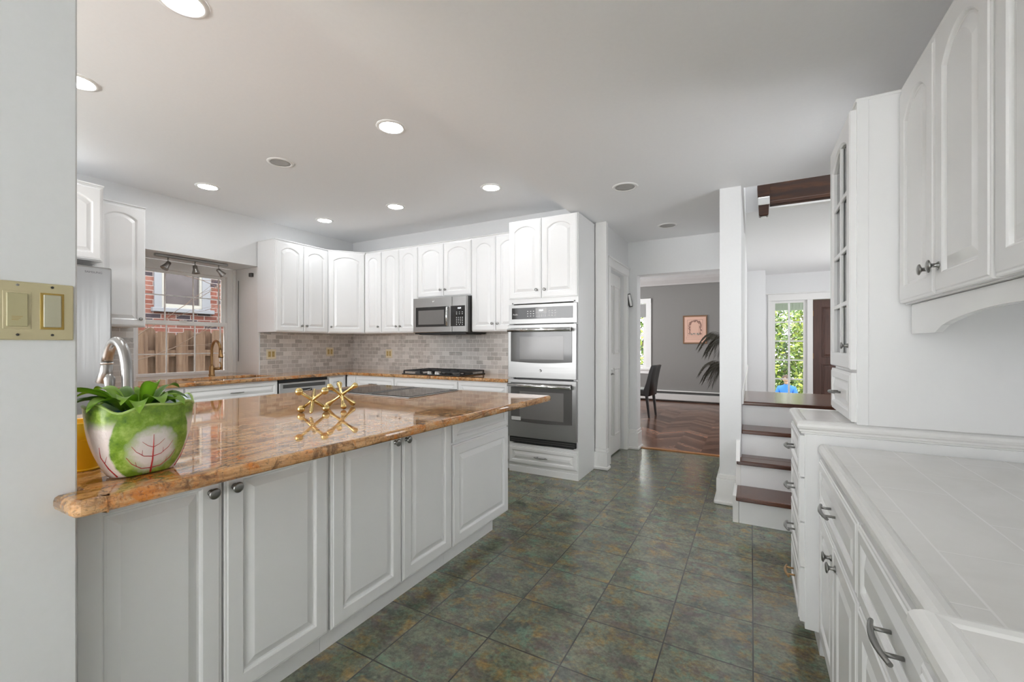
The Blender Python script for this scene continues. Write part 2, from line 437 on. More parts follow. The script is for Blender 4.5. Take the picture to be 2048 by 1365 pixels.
# ------------------------------------------------------------------ mesh helpers
class M:
    def __init__(s): s.bm = bmesh.new()
    def box(s, x0, x1, y0, y1, z0, z1, b=0, seg=1):
        x0, x1 = min(x0, x1), max(x0, x1); y0, y1 = min(y0, y1), max(y0, y1); z0, z1 = min(z0, z1), max(z0, z1)
        v = [s.bm.verts.new(p) for p in ((x0, y0, z0), (x1, y0, z0), (x1, y1, z0), (x0, y1, z0),
                                         (x0, y0, z1), (x1, y0, z1), (x1, y1, z1), (x0, y1, z1))]
        fs = [s.bm.faces.new([v[i] for i in q]) for q in ((3, 2, 1, 0), (4, 5, 6, 7), (0, 1, 5, 4), (1, 2, 6, 5), (2, 3, 7, 6), (3, 0, 4, 7))]
        if b:
            es = set(e for f in fs for e in f.edges)
            bmesh.ops.bevel(s.bm, geom=list(es), offset=b, segments=seg, affect='EDGES', profile=.5)
        return s
    def prism(s, poly, axis, a0, a1, smooth=False):
        """poly: 2D points; axis 'x': (y,z), 'y': (x,z), 'z': (x,y)"""
        def P3(p, a):
            return {'x': (a, p[0], p[1]), 'y': (p[0], a, p[1]), 'z': (p[0], p[1], a)}[axis]
        A = [s.bm.verts.new(P3(p, a0)) for p in poly]
        B = [s.bm.verts.new(P3(p, a1)) for p in poly]
        fs = [s.bm.faces.new(A), s.bm.faces.new(B[::-1])]
        k = len(poly)
        for i in range(k):
            f = s.bm.faces.new((A[i], B[i], B[(i + 1) % k], A[(i + 1) % k])); f.smooth = smooth
            fs.append(f)
        bmesh.ops.recalc_face_normals(s.bm, faces=fs)
        return s
    def loops(s, rings, cap0=True, cap1=True, smooth=False, closed=True):
        R = [[s.bm.verts.new(p) for p in r] for r in rings]
        fs = []
        k = len(R[0])
        for a, b in zip(R, R[1:]):
            for i in range(k if closed else k - 1):
                f = s.bm.faces.new((a[i], a[(i + 1) % k], b[(i + 1) % k], b[i])); f.smooth = smooth; fs.append(f)
        if cap0: fs.append(s.bm.faces.new(R[0][::-1]))
        if cap1: fs.append(s.bm.faces.new(R[-1]))
        bmesh.ops.recalc_face_normals(s.bm, faces=fs)
        return s
    def lathe(s, prof, c=(0, 0, 0), axis='z', seg=24, sx=1, sy=1):
        """prof: (r, h) along the axis"""
        rings = []
        for r, h in prof:
            ring = []
            for i in range(seg):
                a = 2 * PI * i / seg
                u, v = max(r, 1e-5) * math.cos(a) * sx, max(r, 1e-5) * math.sin(a) * sy
                if axis == 'z': p = (c[0] + u, c[1] + v, c[2] + h)
                elif axis == 'y': p = (c[0] + u, c[1] + h, c[2] + v)
                else: p = (c[0] + h, c[1] + u, c[2] + v)
                ring.append(p)
            rings.append(ring)
        return s.loops(rings, True, True, True)
    def tube(s, pts, r, seg=12, cap=True):
        pts = [Vector(p) for p in pts]
        rs = r if isinstance(r, (list, tuple)) else [r] * len(pts)
        t0 = (pts[1] - pts[0]).normalized()
        up = Vector((0, 0, 1)) if abs(t0.z) < .9 else Vector((1, 0, 0))
        nrm = (up - t0 * up.dot(t0)).normalized()
        rings = []
        for i, p in enumerate(pts):
            if i == 0: t = t0
            elif i == len(pts) - 1: t = (pts[-1] - pts[-2]).normalized()
            else: t = ((pts[i + 1] - p).normalized() + (p - pts[i - 1]).normalized()).normalized()
            nrm = (nrm - t * nrm.dot(t)).normalized()
            bn = t.cross(nrm)
            rings.append([tuple(p + (nrm * math.cos(2 * PI * k / seg) + bn * math.sin(2 * PI * k / seg)) * rs[i]) for k in range(seg)])
        return s.loops(rings, cap, cap, True)
    def ball(s, c, r, seg=16):
        k = 10
        return s.lathe([(r * math.sin(PI * i / k), -r * math.cos(PI * i / k)) for i in range(k + 1)], c, 'z', seg)
    def face(s, pts, smooth=False):
        f = s.bm.faces.new([s.bm.verts.new(p) for p in pts]); f.smooth = smooth
        return s
    def obj(s, name, mat, parent=None, loc=(0, 0, 0), rotz=0):
        me = bpy.data.meshes.new(name)
        s.bm.to_mesh(me); s.bm.free()
        me.materials.append(mat)
        o = bpy.data.objects.new(name, me)
        C.objects.link(o)
        o.location = loc; o.rotation_euler = (0, 0, rotz)
        if parent: o.parent = parent
        return o

def tag(o, label=None, cat=None, group=None, kind=None):
    if label: o['label'] = label
    if cat: o['category'] = cat
    if group: o['group'] = group
    if kind: o['kind'] = kind
    return o

def thing(name, label, cat, loc=(0, 0, 0), rotz=0, group=None):
    o = bpy.data.objects.new(name, None); C.objects.link(o)
    o.empty_display_size = .1
    o.location = loc; o.rotation_euler = (0, 0, rotz)
    return tag(o, label, cat, group)

def struct(name, m, mat, label=None):
    return tag(m.obj(name, mat), label, None, None, 'structure')

def text(parent, s, size, mat, loc, rot, name='lettering', ext=.0006, align='CENTER', bold=0):
    cu = bpy.data.curves.new(name, 'FONT')
    cu.body = s; cu.size = size; cu.extrude = ext; cu.align_x = align; cu.align_y = 'CENTER'; cu.offset = bold
    t = bpy.data.objects.new(name, cu); C.objects.link(t)
    me = bpy.data.meshes.new_from_object(t)
    bpy.data.objects.remove(t)
    me.materials.clear(); me.materials.append(mat)
    o = bpy.data.objects.new(name, me); C.objects.link(o)
    o.location = loc; o.rotation_euler = rot
    if parent: o.parent = parent
    return o

def slab(xs, ys, z0, z1, keep):
    """slab from a grid of cells, with holes, as one closed mesh"""
    m = M(); bm = m.bm
    nx, ny = len(xs) - 1, len(ys) - 1
    K = [[keep((xs[i] + xs[i + 1]) / 2, (ys[j] + ys[j + 1]) / 2) for j in range(ny)] for i in range(nx)]
    V = {}
    def v(i, j, t):
        if (i, j, t) not in V: V[(i, j, t)] = bm.verts.new((xs[i], ys[j], z1 if t else z0))
        return V[(i, j, t)]
    for i in range(nx):
        for j in range(ny):
            if not K[i][j]: continue
            bm.faces.new((v(i, j, 1), v(i + 1, j, 1), v(i + 1, j + 1, 1), v(i, j + 1, 1)))
            bm.faces.new((v(i, j + 1, 0), v(i + 1, j + 1, 0), v(i + 1, j, 0), v(i, j, 0)))
            for di, dj, a, b in ((-1, 0, (i, j + 1), (i, j)), (1, 0, (i + 1, j), (i + 1, j + 1)), (0, -1, (i, j), (i + 1, j)), (0, 1, (i + 1, j + 1), (i, j + 1))):
                p, q = i + di, j + dj
                if not (0 <= p < nx and 0 <= q < ny and K[p][q]):
                    bm.faces.new((v(*a, 0), v(*b, 0), v(*b, 1), v(*a, 1)))
    return m

def bevel_rim(m, r, seg=3):
    """round the horizontal rim edges of a slab"""
    es = []
    for e in m.bm.edges:
        if len(e.link_faces) == 2:
            a, b = e.link_faces
            if abs(a.normal.dot(b.normal)) < .5 and (abs(a.normal.z) > .9 or abs(b.normal.z) > .9):
                es.append(e)
    bmesh.ops.bevel(m.bm, geom=es, offset=r, segments=seg, affect='EDGES', profile=.5)
    return m

# ------------------------------------------------------------------ cabinetry
def ring(w, h, ins, arch, y, n=14):
    """outline of a panel inset by ins; arched top of rise `arch`"""
    pts = [(ins, y, ins), (w - ins, y, ins)]
    for k in range(n + 1):
        s = k / n
        x = (w - ins) + (2 * ins - w) * s
        pts.append((x, y, h - ins - arch * (abs(2 * s - 1) ** 2.2)))
    return pts

def door_mesh(w, h, arch=0.0, fr=.055, t=.02, glass_open=False):
    m = M()
    R = [ring(w, h, 0, 0, 0), ring(w, h, 0, 0, -(t - .006)), ring(w, h, .003, 0, -(t - .0035)), ring(w, h, .008, 0, -(t - .003)), ring(w, h, .011, 0, -t), ring(w, h, fr, arch, -t)]
    if glass_open:
        R += [ring(w, h, fr + .006, arch, -(t - .006)), ring(w, h, fr + .006, arch, -.004)]
        R2 = R
        m.loops(R2, True, False)
        # inside rim back to the rear
        return m
    R += [ring(w, h, fr + .004, arch, -(t - .003)), ring(w, h, fr + .007, arch, -(t - .010)),
          ring(w, h, fr + .013, arch, -(t - .010)), ring(w, h, fr + .038, arch * .9, -(t - .001))]
    return m.loops(R)

def knob_mesh(r=.015, L=.026):
    m = M()
    m.lathe([(r * .62, 0), (r * .62, -.0025), (r * .36, -.006), (r * .34, -L * .55), (r * .55, -L * .68), (r, -L * .80),
             (r, -L * .88), (r * .78, -L * .97), (r * .3, -L)], (0, 0, 0), 'y', 18)
    return m

def pull_mesh(L=.10, h=.028, vertical=False):
    m = M()
    pts, rs = [], []
    for k in range(13):
        s = k / 12 * 2 - 1
        x = s * L * .62
        y = -h - .006 + .010 * s * s
        pts.append((0, y, x) if vertical else (x, y, 0)); rs.append(.0062 - .0018 * abs(s))
    m.tube(pts, rs, 10)
    for s in (-1, 1):
        x = s * L * .36
        p = [(0, 0, x), (0, -h - .003, x)] if vertical else [(x, 0, 0), (x, -h - .003, 0)]
        m.tube(p, .0042, 8)
    return m

KM = {}
def add_shared(key, fn, name, mat, parent, loc, rotz=0):
    """objects that share one mesh"""
    if key not in KM:
        o = fn().obj(name, mat, parent, loc, rotz)
        KM[key] = o.data
        return o
    o = bpy.data.objects.new(name, KM[key]); C.objects.link(o)
    o.location = loc; o.rotation_euler = (0, 0, rotz); o.parent = parent
    return o

def knob(parent, x, z, mat=PEWT, y=-.02, big=False):
    k = 'knob' + mat.name + str(big)
    return add_shared(k, (lambda: knob_mesh(.0165, .027)) if big else (lambda: knob_mesh(.0135, .024)), 'knob', mat, parent, (x, y, z))

def pull(parent, x, z, mat=PEWT, L=.10, y=-.02):
    return add_shared('pull%s%g' % (mat.name, L), lambda: pull_mesh(L), 'handle', mat, parent, (x, y, z))

def add_door(par, x0, x1, z0, z1, arch=0, kn=None, fr=.055, mat=CAB, kmat=PEWT, big=False):
    d = door_mesh(x1 - x0, z1 - z0, arch, fr).obj('door', mat, par, (x0, 0, z0))
    if kn: knob(d, kn[0] - x0, kn[1] - z0, kmat, big=big)
    return d

def add_drawer(par, x0, x1, z0, z1, pl=True, mat=CAB, kmat=PEWT, L=.10, fr=.032, at=None):
    d = door_mesh(x1 - x0, z1 - z0, 0, fr).obj('drawer', mat, par, (x0, 0, z0))
    if pl:
        a = at or ((x1 - x0) / 2, (z1 - z0) / 2)
        pull(d, a[0], a[1], kmat, L)
    return d

def body(par, w, d, h, toe=0, inset=.06, mat=CAB, name='body', z0=0):
    m = M()
    m.box(0, w, 0, d, z0 + toe, h, .0015)
    if toe: m.box(0, w, inset, d, z0, z0 + toe)
    return m.obj(name, mat, par)

# ================================================================== SETTING
ZL, ZH = 2.42, 2.66          # low and raised kitchen ceilings
XL, YB = -4.95, 4.30         # kitchen window wall, kitchen back wall
XR = 0.84                    # wall behind the hutch
CT = .885                    # granite worktop height

fl = M(); fl.face([(-5.5, -5.1, 0), (1.1, -5.1, 0), (1.1, 5.24, 0), (-5.5, 5.24, 0)])
fl.box(-5.5, 1.1, -5.1, 5.24, -.08, -.002)
struct('floor', fl, TILE, 'glossy green and rust slate-look tile floor')
struct('floor', M().box(-4.1, -.14, 5.27, 9.86, -.08, .002), PARQ, 'herringbone parquet floor of the dining room')
struct('trim_1', M().box(-1.16, -.2, 5.205, 5.27, -.01, .010, .003), THRESH, 'oak threshold strip between tile and parquet')
struct('floor', M().box(-.14, 2.42, 5.27, 9.62, -.08, .001), LWOOD, 'wooden floor of the foyer')

# ceilings
struct('ceiling', M().box(-1.44, 1.1, -5.1, 3.76, ZL, 2.85), CEIL, 'lower flat white ceiling')
struct('ceiling', M().box(-1.44, -.05, 3.76, 5.30, ZL, 2.85), CEIL, 'white ceiling of the passage to the dining room')
struct('ceiling', M().box(-5.1, -1.43, -1.0, 4.45, ZH, 2.86), CEIL, 'raised white ceiling with recessed lamps')
struct('ceiling', M().box(-4.15, -.14, 5.30, 9.95, 2.655, 2.8), CEIL, 'dining room ceiling')
struct('ceiling', M().box(-.07, 2.5, 4.98, 9.70, 2.55, 2.8), CEIL, 'foyer ceiling')
struct('ceiling', M().box(-.2, 1.2, 3.6, 5.2, 5.0, 5.1), CEIL, 'ceiling high above the stairs')

# kitchen walls
w = M()
w.box(XL - .5, XL, -1.0, 1.82, 0, ZH); w.box(XL - .5, XL, 2.96, 4.45, 0, ZH)
w.box(XL - .5, XL, 1.82, 2.96, 2.115, ZH); w.box(XL - .5, XL, 1.82, 2.96, 0, .845)
struct('wall_left', w, WALL, 'white window wall with deep recess')
struct('wall_back', M().box(XL, -1.34, YB, YB + .12, 0, ZH + .1), WALL, 'white back wall of the kitchen')
w = M()
w.box(-5.0, -4.5, -1.12, -1.0, 0, ZH); w.box(-1.9, -1.5, -1.12, -1.0, 0, ZH)
w.box(-4.5, -1.9, -1.12, -1.0, 0, .9); w.box(-4.5, -1.9, -1.12, -1.0, 2.25, ZH)
struct('wall_front', w, WALL, 'kitchen wall beside the fridge')
struct('wall_near', M().box(-1.50, -1.36, -5.1, .392, 0, ZH, .004), WALL, 'grey-white wall end at the left with the switch plate')
w = M(); w.box(XR, XR + .14, -5.1, 2.60, 0, ZL); w.box(XR, XR + .14, 3.26, 3.9, 0, ZL); w.box(XR, XR + .14, 2.60, 3.26, 0, .85); w.box(XR, XR + .14, 2.60, 3.26, 2.08, ZL)
struct('wall_right', w, WALL, 'wall behind the white hutch')
w4 = tag(bpy.data.objects.new('added_window', None), 'added narrow white window hidden behind the hutch to let in side light', None, None, 'structure'); C.objects.link(w4)  # invented opening, out of sight, added to light the walkway from the side
w4.location = (XR + .07, 2.60, .85)
m = M(); m.box(-.02, .02, 0, .04, 0, 1.23); m.box(-.02, .02, .62, .66, 0, 1.23); m.box(-.02, .02, .04, .62, 0, .04); m.box(-.02, .02, .04, .62, 1.19, 1.23); m.box(-.02, .02, .04, .62, .59, .64)
m.obj('sash', TRIM, w4)
M().box(-.002, .002, .03, .63, .03, 1.2).obj('pane', WINGLASS, w4)
w = M()
w.box(-1.5, -1.25, -5.2, -5.1, 0, ZL); w.box(.75, 1.0, -5.2, -5.1, 0, ZL)
w.box(-1.25, .75, -5.2, -5.1, 0, .7); w.box(-1.25, .75, -5.2, -5.1, 2.2, ZL)
struct('wall_rear', w, WALL, 'wall behind the camera with a wide window opening')
# passage side wall with the pantry door
w = M()
w.box(-1.45, -1.27, 4.16, 4.36, 0, ZL); w.box(-1.45, -1.27, 5.06, 5.14, 0, ZL)
w.box(-1.45, -1.27, 4.36, 5.06, 2.02, ZL)
struct('wall_passage', w, WALL, 'passage wall around the white pantry door')
w = M()
w.box(-1.45, -1.165, 5.13, 5.30, 0, ZL); w.box(-1.165, -.20, 5.13, 5.30, 2.03, ZL + .3)
w.box(-4.15, -1.45, 5.18, 5.30, 0, 2.66)
struct('wall_opening', w, WALL, 'wall with the wide opening to the dining room')
struct('wall_column', M().box(-.214, -.066, 3.70, 8.9, 0, 2.86, .002), WALL, 'narrow wall end between dining opening and stairs')
# pilaster beside the oven tower
struct('trim_2', M().box(-1.345, -1.235, 4.135, 4.20, .2, ZL, .004), TRIM, 'white casing strip behind the oven tower')
b = M()
b.prism([(-1.35, 4.12), (-1.222, 4.12), (-1.222, 4.21), (-1.35, 4.21)], 'z', 0, .17)
b.box(-1.345, -1.228, 4.126, 4.205, .17, .20, .004); b.box(-1.355, -1.212, 4.11, 4.215, 0, .03, .006)
struct('baseboard_passage', b, TRIM)
b = M()
b.box(-1.30, -1.150, 5.112, 5.315, 0, .19, .003); b.box(-1.30, -1.158, 5.12, 5.31, .19, .225, .004)
b.box(-1.30, -1.135, 5.098, 5.32, 0, .028, .006)
struct('baseboard_opening', b, TRIM)
b = M()
b.box(-.236, -.102, 3.678, 5.6, 0, .19, .003); b.box(-.226, -.092, 3.688, 5.6, .19, .225, .005)
b.box(-.252, -.106, 3.66, 5.6, 0, .028, .007)
struct('baseboard_column', b, TRIM)

# pantry door
d1 = tag(bpy.data.objects.new('door_1', None), 'closed white panelled door in the passage wall', None, None, 'structure'); C.objects.link(d1)
d1.location = (-1.335, 4.375, .012); d1.rotation_euler = (0, 0, PI / 2)
m = M(); m.box(0, .67, 0, .035, 0, 1.99, .002)
m.obj('door_leaf', TRIM, d1)
for (a0, a1, c0, c1) in ((.09, .30, 1.1, 1.86), (.37, .58, 1.1, 1.86), (.09, .30, .2, .95), (.37, .58, .2, .95)):
    door_mesh(a1 - a0, c1 - c0, 0, .012, .0145).obj('panel', TRIM, d1, (a0, 0, c0))
m = M(); m.lathe([(.024, 0), (.024, -.008), (.010, -.012), (.010, -.045)], (0, 0, 0), 'y', 16)
m.tube([(0, -.045, 0), (.03, -.050, .004), (.09, -.046, -.004)], [.008, .009, .006], 10)
m.obj('door_handle', PEWT, d1, (.135, 0, .895))
M().box(-.018, .018, -.006, 0, -.024, .024, .003).obj('lock_plate', PEWT, d1, (.135, 0, .80))
m = M()
m.box(-1.30, -1.255, 4.29, 4.372, 0, 2.085, .003); m.box(-1.30, -1.255, 5.045, 5.11, 0, 2.085, .003)
m.box(-1.30, -1.252, 4.28, 5.12, 2.015, 2.10, .003); m.box(-1.30, -1.240, 4.275, 5.125, 2.10, 2.115, .002)
struct('trim_3', m, TRIM, 'white door casing in the passage')

# dining room shell
w = M(); w.box(-4.15, -2.86, 9.84, 9.98, 0, 2.7); w.box(-1.94, -.14, 9.84, 9.98, 0, 2.7)
w.box(-2.86, -1.94, 9.84, 9.98, 0, .68); w.box(-2.86, -1.94, 9.84, 9.98, 2.2, 2.7)
struct('wall_dining_back', w, GREYW, 'grey dining room wall')
w = M(); w.box(-4.15, -4.0, 5.3, 6.2, 0, 2.7); w.box(-4.15, -4.0, 8.6, 9.85, 0, 2.7)
w.box(-4.15, -4.0, 6.2, 8.6, 0, .7); w.box(-4.15, -4.0, 6.2, 8.6, 2.25, 2.7)
struct('wall_dining_left', w, GREYW)
struct('trim_4', M().prism([(9.84, 2.50), (9.80, 2.50), (9.79, 2.53), (9.74, 2.60), (9.72, 2.655), (9.84, 2.655)], 'x', -4.0, -.214), CROWN, 'pale crown moulding in the dining room')
w2 = tag(bpy.data.objects.new('window_2', None), 'white dining room window at the left of the opening', None, None, 'structure'); C.objects.link(w2)
w2.location = (-2.40, 9.84, 0)
m = M(); m.box(-.55, -.44, -.03, 0, .70, 2.23, .003); m.box(.365, .475, -.03, 0, .70, 2.23, .003)
m.box(-.55, .475, -.035, 0, 2.13, 2.235, .003); m.box(-.58, .50, -.06, 0, .66, .70, .004); m.box(-.52, .45, -.02, 0, .58, .66, .002)
m.obj('casing', TRIM, w2)
m = M(); m.box(-.44, -.39, .02, .06, .70, 2.13); m.box(.30, .365, .02, .06, .70, 2.13); m.box(-.39, .30, .021, .059, .70, .77)
m.box(-.39, .30, .021, .059, 1.40, 1.45); m.box(-.39, .30, .021, .059, 2.09, 2.13)
m.obj('sash', TRIM, w2)
M().box(-.40, .31, .038, .042, .74, 2.1).obj('pane', WINGLASS, w2)
m = M()
for k in range(7): m.box(-.43, .35, -.012 - .003 * (k % 2), .004, 1.83 + k * .04, 1.872 + k * .04)
m.obj('blind', SHADE, w2)

# foyer shell
w = M(); w.box(-.066, .33, 9.60, 9.72, 0, 2.6); w.box(.33, .91, 9.60, 9.72, 2.04, 2.6); w.box(.33, .91, 9.60, 9.72, 0, .12)
w.box(.91, .985, 9.60, 9.72, 0, 2.6); w.box(.985, 1.91, 9.60, 9.72, 2.045, 2.6); w.box(1.91, 2.5, 9.60, 9.72, 0, 2.6)
struct('wall_foyer_back', w, WALL, 'white foyer wall with glazed sidelight')
w = M(); w.box(2.38, 2.5, 5.0, 5.9, 0, 2.6); w.box(2.38, 2.5, 8.5, 9.7, 0, 2.6); w.box(2.38, 2.5, 5.9, 8.5, 0, .8); w.box(2.38, 2.5, 5.9, 8.5, 2.2, 2.6)
struct('wall_foyer_right', w, WALL)
struct('wall_foyer_closet', M().box(-.07, .222, 8.95, 9.62, 0, 2.56, .002), WALL, 'projecting white wall at the left of the foyer')
struct('wall_foyer_front', M().box(1.0, 2.5, 4.94, 5.06, 0, 2.8), WALL)
struct('trim_5', M().box(.222, 2.38, 9.585, 9.605, 2.17, 2.19, .003), TRIM, 'thin picture rail above the front door')
m = M(); m.box(.28, .335, 9.575, 9.5995, .02, 2.045, .002); m.box(.90, .984, 9.575, 9.5995, .02, 2.045, .002); m.box(.28, 1.99, 9.572, 9.5995, 2.046, 2.165, .002)
m.box(1.905, 1.99, 9.575, 9.5995, .02, 2.045, .002)
struct('trim_6', m, TRIM, 'white casing round sidelight and front door')
w3 = tag(bpy.data.objects.new('window_3', None), 'white sidelight of ten panes beside the brown front door', None, None, 'structure'); C.objects.link(w3)
w3.location = (.33, 9.62, 0)
m = M()
m.box(0, .068, 0, .04, .12, 2.04, .002); m.box(.512, .58, 0, .04, .12, 2.04, .002)
m.box(.068, .512, 0, .04, 2.0, 2.04, .002); m.box(.068, .512, 0, .04, .12, .215, .002)
m.obj('sash', TRIM, w3)
m = M(); m.box(.274, .306, .005, .035, .2, 2.0, .002)
for k in range(1, 5): m.box(.068, .512, .007, .033, 2.0 - k * .357 - .012, 2.0 - k * .357 + .012, .002)
m.obj('muntin', TRIM, w3)
M().box(.06, .52, .018, .022, .2, 2.01).obj('pane', WINGLASS, w3)
d2 = tag(bpy.data.objects.new('door_2', None), 'dark brown panelled wooden front door', None, None, 'structure'); C.objects.link(d2)
d2.location = (.992, 9.62, .01)
M().box(0, .91, 0, .045, 0, 2.03, .002).obj('door_leaf', DOORW, d2)
for a0, a1 in ((.13, .42), (.49, .78)):
    for c0, c1 in ((.16, .86), (.98, 1.90)):
        door_mesh(a1 - a0, c1 - c0, 0, .016, .012).obj('panel', DOORW, d2, (a0, 0, c0))
for z in (.25, 1.0, 1.78): M().box(-.012, .006, -.008, .01, z - .05, z + .05, .002).obj('hinge', BRONZE, d2)

# stair well over the kitchen ceiling
struct('wall_stair_header', M().box(-.066, 1.1, 3.70, 3.80, 2.46, 5.0), WALL)
struct('wall_stair_upper', M().box(-.2, -.066, 3.6, 5.1, 2.86, 5.0), WALL, 'white wall rising beside the stair well')
w = M(); w.box(1.0, 1.12, 3.9, 5.0, 0, 5.0); struct('wall_stair_right', w, WALL)
w = M(); w.box(-.066, 1.1, 4.985, 5.10, 2.80, 5.0); struct('wall_stair_far', w, WALL)
# hall: kitchen recess lining and sill
m = M(); m.box(-5.445, XL - .001, 1.80, 1.821, CT, 2.116); m.box(-5.445, XL - .001, 2.957, 2.975, CT, 2.116)
struct('trim_7', m, TRIM, 'white side linings of the window recess')

# kitchen window
w1 = tag(bpy.data.objects.new('window_1', None), 'white double-hung kitchen window with grilles in a deep recess', None, None, 'structure'); C.objects.link(w1)
w1.location = (-5.45, 1.82, CT)
m = M()      # outer frame, local y along the wall
m.box(-.06, .03, .04, .165, 0, 1.225, .002); m.box(-.06, .03, 1.045, 1.135, 0, 1.225, .002)
m.box(-.06, .03, .165, 1.045, 1.13, 1.225, .002); m.box(-.06, .03, .165, 1.045, 0, .03, .002)
m.box(.0, .045, 1.10, 1.136, 0, 1.225, .003)
m.obj('window_frame', TRIM, w1)
m = M()
m.box(-.04, -.015, .165, .195, .57, 1.13); m.box(-.04, -.015, 1.005, 1.045, .57, 1.13); m.box(-.039, -.016, .195, 1.005, 1.10, 1.13); m.box(-.045, -.012, .165, 1.045, .545, .585)
m.obj('upper_sash', TRIM, w1)
m = M()
m.box(-.01, .02, .165, .195, .02, .59); m.box(-.01, .02, 1.02, 1.045, .02, .59); m.box(-.012, .024, .165, 1.045, .545, .592, .003); m.box(-.009, .019, .195, 1.02, .02, .035)
m.obj('lower_sash', TRIM, w1)
for zz, x0 in (((.585, 1.10), -.03), ((.035, .545), .003)):
    m = M()
    for y in (.442, .711, .975): m.box(x0, x0 + .010, y - .006, y + .006, zz[0], zz[1])
    zc = .863 if x0 < 0 else .235
    m.box(x0 + .001, x0 + .009, .19, 1.03, zc - .005, zc + .005)
    m.obj('muntin', TRIM, w1)
M().box(-.030, -.027, .18, 1.03, .57, 1.11).obj('pane', WINGLASS, w1)
M().box(.006, .009, .18, 1.03, .03, .55).obj('pane', WINGLASS, w1)
M().box(.024, .04, .55, .62, .585, .60, .003).obj('sash_lock', TRIM, w1)
# dark blind cord / roller bracket on the reveal
tag(M().box(-5.10, -5.05, 2.925, 2.957, 2.005, 2.05, .004).obj('blind_bracket', DARKST), 'small dark metal bracket on the side of the window recess', 'bracket')
M().tube([(.10, 1.131, 1.095), (.098, 1.129, .715), (.10, 1.131, .315), (.099, 1.13, .135)], .0035, 6).obj('pull_cord', DARKST, w1)

# backsplash tiles
m = M()
m.box(XL, XL + .010, 2.97, YB, CT, 1.358); m.box(XL, XL + .010, 1.35, 1.80, CT, 1.372)
struct('trim_8', m, BSX, 'grey stone brick-bond backsplash on the window wall')
struct('trim_9', M().box(XL + .01, -2.055, YB - .010, YB, CT, 1.36), BSY, 'grey stone brick-bond backsplash on the back wall')

# ================================================================== PENINSULA
R90 = PI / 2
def pen_cab(y0, y1, label, doors, drawer=None, toe_end=None):
    t = thing('base_cabinet', label, 'cabinet', (-1.45, y0, 0), R90, 'peninsula cabinets')
    w = y1 - y0
    M().box(0, w, 0, 1.28, .10, .847, .0015).obj('body', CAB, t)
    M().box(0, (toe_end - y0) if toe_end else w, .042, 1.2, 0, .10).obj('toe_kick', CAB, t)
    for a, b, k in doors:
        top = .845 if not drawer else .665
        add_door(t, a - y0, b - y0, .105, top, 0, None if k is None else (k - y0, .772), big=True)
    if drawer: add_drawer(t, drawer[0] - y0, drawer[1] - y0, .678, .845, False)
    return t
pen_cab(.396, 1.133, 'white base cabinet under the counter overhang nearest the switch-plate wall', [(.402, .742, .709), (.748, 1.128, .777)])
pen_cab(1.134, 1.922, 'middle white two-door base cabinet of the peninsula', [(1.139, 1.528, 1.483), (1.534, 1.917, 1.556)])
pen_cab(1.923, 2.552, 'white peninsula cabinet with drawer over door at the end by the tiled walkway', [(1.928, 2.546, None)], (1.928, 2.546), 2.44)
t = thing('base_cabinet', 'white sink base cabinet hidden behind the near wall end', 'cabinet', (-1.515, -.28, 0), R90, 'peninsula cabinets')
M().box(0, .674, 0, 1.2, .10, .847, .0015).obj('body', CAB, t); M().box(0, .66, .05, 1.15, 0, .10).obj('toe_kick', CAB, t)

# granite top of the peninsula
def pen_top():
    m = M(); bm = m.bm
    SK = (-2.42, -1.95, .42, .80)
    xs = [-2.83, SK[0], SK[1], -1.515, -1.36, -1.25]
    ys = [-.3, .352, .398, SK[2], SK[3], 2.63]
    def keep(x, y):
        if SK[0] < x < SK[1] and SK[2] < y < SK[3]: return False
        if x > -1.515 and y < .352: return False
        if -1.515 < x < -1.36 and y < .398: return False
        return True
    m = slab(xs, ys, .848, CT, keep)
    # the bar edge runs very slightly out towards the far end
    for v in m.bm.verts:
        if v.co.x > -1.3:
            v.co.x += (v.co.y - .352) / (2.63 - .352) * .10
    m.bm.normal_update()
    # round the exposed near corner
    es = [e for e in m.bm.edges if all(v.co.x > -1.3 for v in e.verts) and abs(e.verts[0].co.z - e.verts[1].co.z) > .02]
    bmesh.ops.bevel(m.bm, geom=es, offset=.022, segments=4, affect='EDGES', profile=.5)
    m.bm.normal_update()
    bevel_rim(m, .013, 3)
    return m
pt = pen_top().obj('worktop', GRAN)
tag(pt, 'orange-brown polished granite peninsula worktop with overhanging edge', 'worktop')
# prep sink in the peninsula
sk = thing('prep_sink', 'steel prep sink set into the granite peninsula behind the cabbage planter', 'sink', (-2.185, .61, CT))
m = M(); m.loops([[(sx * .235 * f, sy * .19 * f, z) for sx, sy in ((-1, -1), (1, -1), (1, 1), (-1, 1))] for f, z in ((1.03, -.0385), (.985, -.0385), (.96, -.17), (.2, -.18))], False, True)
m.obj('basin', STEEL, sk)
M().lathe([(.03, 0), (.034, .004), (.02, .005)], (0, 0, -.18)).obj('drain', CHROME, sk)

